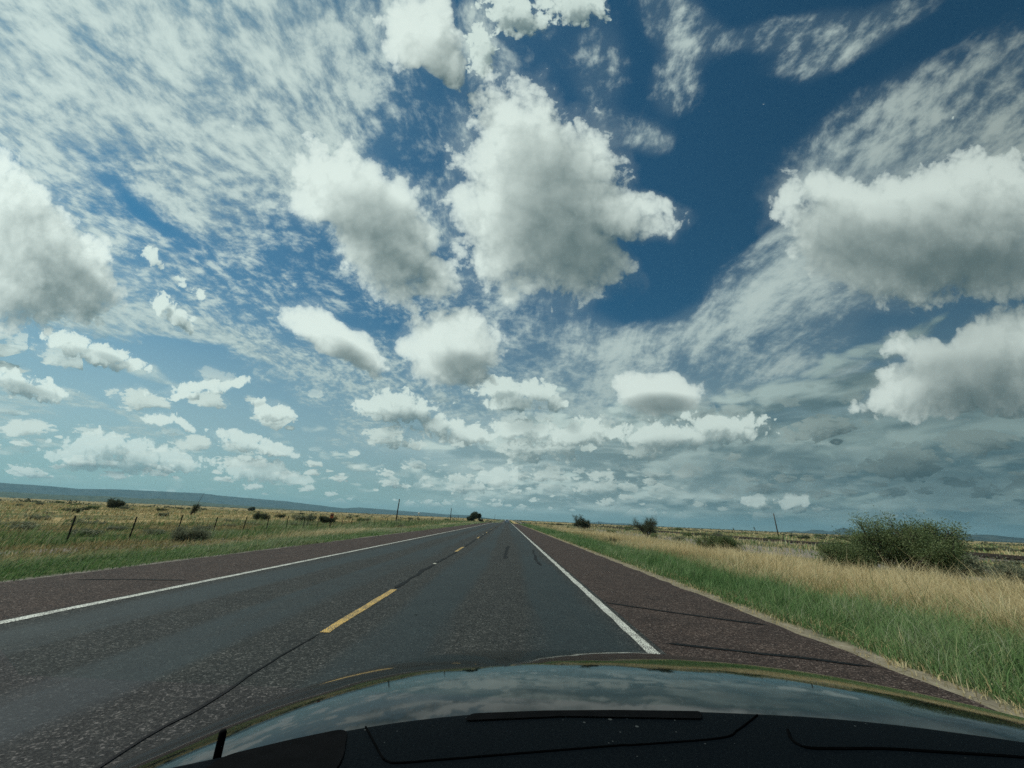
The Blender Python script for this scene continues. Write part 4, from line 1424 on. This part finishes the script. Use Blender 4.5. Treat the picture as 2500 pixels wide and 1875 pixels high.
# white water tower on the horizon
t = empty('water_tower', (-321.0, 1500.0, -0.1))
tag(t, 'white ball shaped water tower far off under the blue mesa', 'tower')
bm = bmesh.new()
bmesh.ops.create_uvsphere(bm, u_segments=24, v_segments=14, radius=3.7)
for vv in bm.verts:
    vv.co.z = vv.co.z * 0.92 + 10.4
me = bpy.data.meshes.new('tank')
bm.to_mesh(me)
bm.free()
me.polygons.foreach_set('use_smooth', [True] * len(me.polygons))
me.materials.append(white_m)
put_mesh(me, 'tank', t)
V, F = tubes([[(Vector((0, 0, -0.5)), 2.4), (Vector((0, 0, 1.5)), 1.2), (Vector((0, 0, 5.8)), 0.95), (Vector((0, 0, 7.6)), 1.9)]], 16)
mesh_from('pedestal', V, F, white_m, t, smooth=True)


# an oncoming or leading car, small and pale in the heat of the far road
paint_m = plain('pale car paint', (0.50, 0.53, 0.54), (0.58, 0.60, 0.61), 2.0, 0.3, 0.5)
glass_m = plain('dark car glass', (0.02, 0.025, 0.03), (0.03, 0.035, 0.04), 2.0, 0.1, 0.6)
tyre_m = plain('tyre rubber', (0.012, 0.012, 0.012), (0.03, 0.03, 0.03), 9.0, 0.9)
lamp_m = plain('red lamp lens', (0.35, 0.02, 0.02), (0.5, 0.03, 0.03), 3.0, 0.3, 0.5)
t = empty('pale_car', (-0.15, 163.0, float(dip(163.0))))
tag(t, 'small pale car far ahead in the near lane', 'car')
prof = [(-2.2, 0.32), (-2.25, 0.62), (-2.15, 0.98), (-1.55, 1.05), (1.05, 0.98), (2.05, 0.80), (2.2, 0.55), (2.15, 0.32)]
n = len(prof)
V = [(sx * (0.86 if 0 < i < n - 1 else 0.82), y, z) for sx in (-1, 1) for i, (y, z) in enumerate(prof)]
F = [tuple(reversed(range(n))), tuple(range(n, 2 * n))] + [(i, (i + 1) % n, n + (i + 1) % n, n + i) for i in range(n)]
mesh_from('body', V, F, paint_m, t)
prof = [(-1.95, 1.0), (-1.45, 1.42), (0.15, 1.46), (1.0, 0.98)]
n = len(prof)
V = [(sx * (0.80 if z < 1.2 else 0.62), y, z) for sx in (-1, 1) for y, z in prof]
F = [tuple(reversed(range(n))), tuple(range(n, 2 * n))] + [(i, (i + 1) % n, n + (i + 1) % n, n + i) for i in range(n)]
mesh_from('cabin', V, F, paint_m, t)
V = [(-0.60, -1.90, 1.07), (0.60, -1.90, 1.07), (0.52, -1.52, 1.38), (-0.52, -1.52, 1.38)]
V = [(x, y - 0.03, z + 0.012) for x, y, z in V]
mesh_from('rear_window', V, [(0, 1, 2, 3)], glass_m, t)
for sx in (-0.72, 0.72):
    v, f = box(sx - 0.11, sx + 0.11, -2.275, -2.2, 0.68, 0.88)
    mesh_from('tail_light', v, f, lamp_m, t)
    for yy in (-1.35, 1.35):
        V, F = tubes([[(Vector((sx - 0.1, yy, 0.31)), 0.31), (Vector((sx + 0.1, yy, 0.31)), 0.31)]], 16)
        mesh_from('wheel', V, F, tyre_m, t)


# ------------------------------------------------------------------ the car one rides in: hood, windshield, top of the dashboard
car = empty('car', (0, 0, 0))
tag(car, 'dark car one looks out of, its glossy hood and black dashboard below the windshield', 'car')

mt, nbc, pc, _ = material('dark glossy car paint')
pos = world_xy(nbc)
principled(pc, nbc, (0.003, 0.006, 0.006), 0.04, 0.24)
pc.inputs['IOR'].default_value = 1.34
bump(nbc, pc, nbc.noise(pos, 3.0, 2.0), 0.18, 0.01)
hood_paint = mt


HOOD = 1.13          # size of the hood's curve


def hood_z(x, y):
    u, w = x / HOOD - 0.357, y / HOOD - 1.1
    return EYE + HOOD * (-0.3119 - 0.1531 * w - 0.1072 * w ** 2 - 0.0862 * w ** 4 - 0.033 * u ** 2 - 0.1251 * u ** 4 - 0.0748 * u * u * w)


dash_m, nbd, pd, _ = material('dashboard plastic')
pos = world_xy(nbd)
grain = nbd.noise(pos, 260.0, 3.0, 0.6)
dustv = nbd.add(nbd.voronoi(pos, 26.0, 0.0, dim='2D'), nbd.mul(nbd.noise(pos, 9.0, 3.0), 0.25))
base = nbd.mix(nbd.ramp(grain, 0.35, 0.65), (0.0016, 0.0030, 0.0045), (0.0032, 0.0052, 0.0068))
base = nbd.mix(nbd.ramp(dustv, 0.135, 0.115), base, (0.05, 0.056, 0.056))
principled(pd, nbd, base, 0.7, 0.02)
bump(nbd, pd, grain, 0.25, 0.0008)
black_m = plain('matt black vent', (0.0012, 0.0014, 0.0018), (0.0022, 0.0024, 0.003), 40.0, 0.9, 0.05)
seam_m = plain('black seam', (0.0010, 0.0012, 0.0014), (0.0018, 0.002, 0.0024), 40.0, 0.9, 0.02)

DZ = EYE - 0.283
edge = np.array([(-0.75, 0.30), (-0.55, 0.455), (-0.46, 0.522), (-0.389, 0.569), (-0.326, 0.603), (-0.274, 0.640), (-0.231, 0.664), (-0.187, 0.689), (-0.12, 0.716), (-0.042, 0.742), (0.07, 0.764), (0.188, 0.778), (0.326, 0.787), (0.46, 0.788), (0.529, 0.786), (0.641, 0.773), (0.80, 0.734), (0.95, 0.672), (1.1, 0.58), (1.25, 0.46)])
ex = np.linspace(-0.75, 1.25, 160)
ey = np.interp(ex, edge[:, 0], edge[:, 1])
kk = np.ones(9) / 9
ey = np.convolve(np.pad(ey, 4, mode='edge'), kk, 'valid')
rows = [(lambda e: 0 * e + 0.20, 0.0), (lambda e: e - 0.20 * (e - 0.2), 0.0), (lambda e: e - 0.012, 0.0), (lambda e: e - 0.004, -0.0015), (lambda e: e, -0.006), (lambda e: e + 0.002, -0.02), (lambda e: e + 0.01, -0.10)]
V = np.concatenate([np.stack([ex, f(ey), 0 * ex + DZ + z], -1) for f, z in rows])
n = len(ex)
Q = [(r * n + i, r * n + i + 1, (r + 1) * n + i + 1, (r + 1) * n + i) for r in range(len(rows) - 1) for i in range(n - 1)]
dash = mesh_from('dashboard', V, Q, dash_m, car, smooth=True)
hx = np.linspace(-0.74, 1.25 * HOOD, 130)
h0 = np.interp(hx, ex, ey) + 0.006
tt = np.linspace(0, 1, 100)
HX = np.repeat(hx[None, :], len(tt), 0)
HY = h0[None, :] + tt[:, None] * (2.35 - h0[None, :])
HZ = np.maximum(hood_z(HX, HY), 0.45)
V = np.stack([HX, HY, HZ], -1).reshape(-1, 3)
ids = np.arange(len(V)).reshape(len(tt), len(hx))
Q = np.stack([ids[:-1, :-1], ids[:-1, 1:], ids[1:, 1:], ids[1:, :-1]], -1).reshape(-1, 4)
mesh_from('hood', V, Q, hood_paint, car, smooth=True)


def plate(name, outline, z, mat, parent, thick=0.0):
    V = [(x, y, z) for x, y in outline]
    return mesh_from(name, V, [tuple(range(len(V)))], mat, parent)


def rounded(corners, radius, n=6):
    out = []
    for i, c in enumerate(corners):
        p, q = Vector(corners[i - 1]), Vector(corners[(i + 1) % len(corners)])
        c = Vector(c)
        a = c + (p - c).normalized() * radius
        b = c + (q - c).normalized() * radius
        for k in range(n + 1):
            t = k / n
            out.append(tuple(a * (1 - t) ** 2 + c * 2 * t * (1 - t) + b * t * t))
    return out


plate('defroster_vent', rounded([(-0.052, 0.708), (0.10, 0.737), (0.318, 0.750), (0.328, 0.776), (0.188, 0.766), (0.07, 0.752), (-0.042, 0.731)], 0.008), DZ + 0.0022, black_m, dash)
plate('instrument_recess', rounded([(-0.33, 0.45), (-0.185, 0.45), (-0.186, 0.60), (-0.208, 0.672), (-0.268, 0.636), (-0.33, 0.592)], 0.02), DZ + 0.0022, black_m, dash)


def seam(name, pts, r):
    P = [Vector((x, y, DZ + 0.0006)) for x, y in pts]
    fine = []
    for i in range(len(P) - 1):
        p0, p1, p2, p3 = P[max(i - 1, 0)], P[i], P[i + 1], P[min(i + 2, len(P) - 1)]
        for k in range(6):
            t = k / 6
            fine.append(0.5 * ((2 * p1) + (p2 - p0) * t + (2 * p0 - 5 * p1 + 4 * p2 - p3) * t * t + (3 * p1 - p0 - 3 * p2 + p3) * t ** 3))
    fine.append(P[-1])
    V, F = tubes([[(p, r) for p in fine]], 6)
    mesh_from(name, V, F, seam_m, dash)


seam('panel_seam', [(-0.186, 0.680), (-0.169, 0.653), (-0.142, 0.61), (-0.132, 0.601), (-0.118, 0.599), (-0.059, 0.612), (0.158, 0.661), (0.183, 0.665), (0.318, 0.695), (0.357, 0.721), (0.391, 0.75), (0.42, 0.776)], 0.0013)
seam('airbag_seam', [(0.437, 0.728), (0.424, 0.700), (0.428, 0.681), (0.456, 0.679), (0.544, 0.686), (0.624, 0.684), (0.733, 0.68), (0.86, 0.665)], 0.0022)
V, F = tubes([[(Vector((-0.338, 0.600, DZ - 0.01)), 0.0046), (Vector((-0.340, 0.604, DZ + 0.020)), 0.0044), (Vector((-0.3405, 0.604, DZ + 0.0225)), 0.003)]], 10)
mesh_from('sensor_stalk', V, F, black_m, dash, smooth=True)
# windshield: one clear, faintly green pane; insect splats dried on it
gm = bpy.data.materials.new('windshield glass')
gm.use_nodes = True
gm.node_tree.nodes.clear()
nbg = Nodes(gm.node_tree)
tr = nbg.new('ShaderNodeBsdfTransparent')
tr.inputs['Color'].default_value = (0.91, 0.975, 0.955, 1)
go = nbg.new('ShaderNodeOutputMaterial')
gm.node_tree.links.new(tr.outputs[0], go.inputs['Surface'])
PA, PB = Vector((0, 0.835, EYE - 0.296)), Vector((0, 0.03, EYE + 0.576))
V, Q = [], []
nw, nv = 24, 12
for j in range(nv + 1):
    c = PA.lerp(PB, j / nv)
    for i in range(nw + 1):
        V.append((-0.85 + 2.2 * i / nw, c.y, c.z))
Q = [(j * (nw + 1) + i, j * (nw + 1) + i + 1, (j + 1) * (nw + 1) + i + 1, (j + 1) * (nw + 1) + i) for j in range(nv) for i in range(nw)]
pane = mesh_from('windshield', V, Q, gm, car)
splat_m = bpy.data.materials.new('dried insect')
splat_m.use_nodes = True
splat_m.node_tree.nodes.clear()
nbs = Nodes(splat_m.node_tree)
so = nbs.new('ShaderNodeOutputMaterial')
sd = nbs.new('ShaderNodeBsdfDiffuse')
nbs.put(sd.inputs[0], nbs.mix(nbs.noise(nbs.new('ShaderNodeTexCoord').outputs['Object'], 300.0, 3.0), (0.22, 0.25, 0.24), (0.42, 0.45, 0.42)))
stt = nbs.new('ShaderNodeBsdfTransparent')
sm = nbs.new('ShaderNodeMixShader')
sm.inputs[0].default_value = 0.62
splat_m.node_tree.links.new(stt.outputs[0], sm.inputs[1])
splat_m.node_tree.links.new(sd.outputs[0], sm.inputs[2])
splat_m.node_tree.links.new(sm.outputs[0], so.inputs['Surface'])
slope = (PB - PA).normalized()
across = Vector((1, 0, 0))
outward = across.cross(slope).normalized()
if outward.y < 0:
    outward = -outward
rs = random.Random(19)
for x, y, z, r in ((-0.1364, .6982, -.1481, .0030), (-0.1953, .757, -.2117, .0013), (-0.1352, .7541, -.2086, .0012), (0.0379, .7136, -.1648, .0032), (0.0430, .7196, -.1720, .0024), (0.0507, .7251, -.1772, .0026), (0.0560, .7230, -.1760, .0015),
                   (0.0273, .664, -.111, .0012), (0.0270, .6908, -.14, .0014), (0.0559, .6826, -.1312, .0012), (-0.076, .7699, -.2257, .0012), (0.0614, .6392, -.0842, .0010), (0.2, .70, -.150, .0009), (0.09, .64, -.085, .0010)):
    p = Vector((x, y, EYE + z)) + outward * 0.002
    n = 13
    ring = []
    for k in range(n):
        a = 2 * PI * k / n
        rr = r * rs.uniform(0.35, 1.15)
        ring.append(p + across * math.cos(a) * rr + slope * math.sin(a) * rr * 1.2)
    mesh_from('insect_splat', [p] + ring, [(0, 1 + k, 1 + (k + 1) % n) for k in range(n)], splat_m, pane)


# ------------------------------------------------------------------ render settings
cy = scene.cycles
cy.use_adaptive_sampling = True
cy.adaptive_threshold = 0.012
cy.adaptive_min_samples = 16
cy.use_denoising = False
cy.max_bounces = 5
cy.diffuse_bounces = 2
cy.glossy_bounces = 3
cy.transmission_bounces = 3
cy.volume_bounces = 0
cy.transparent_max_bounces = 12
cy.caustics_reflective = False
cy.caustics_refractive = False
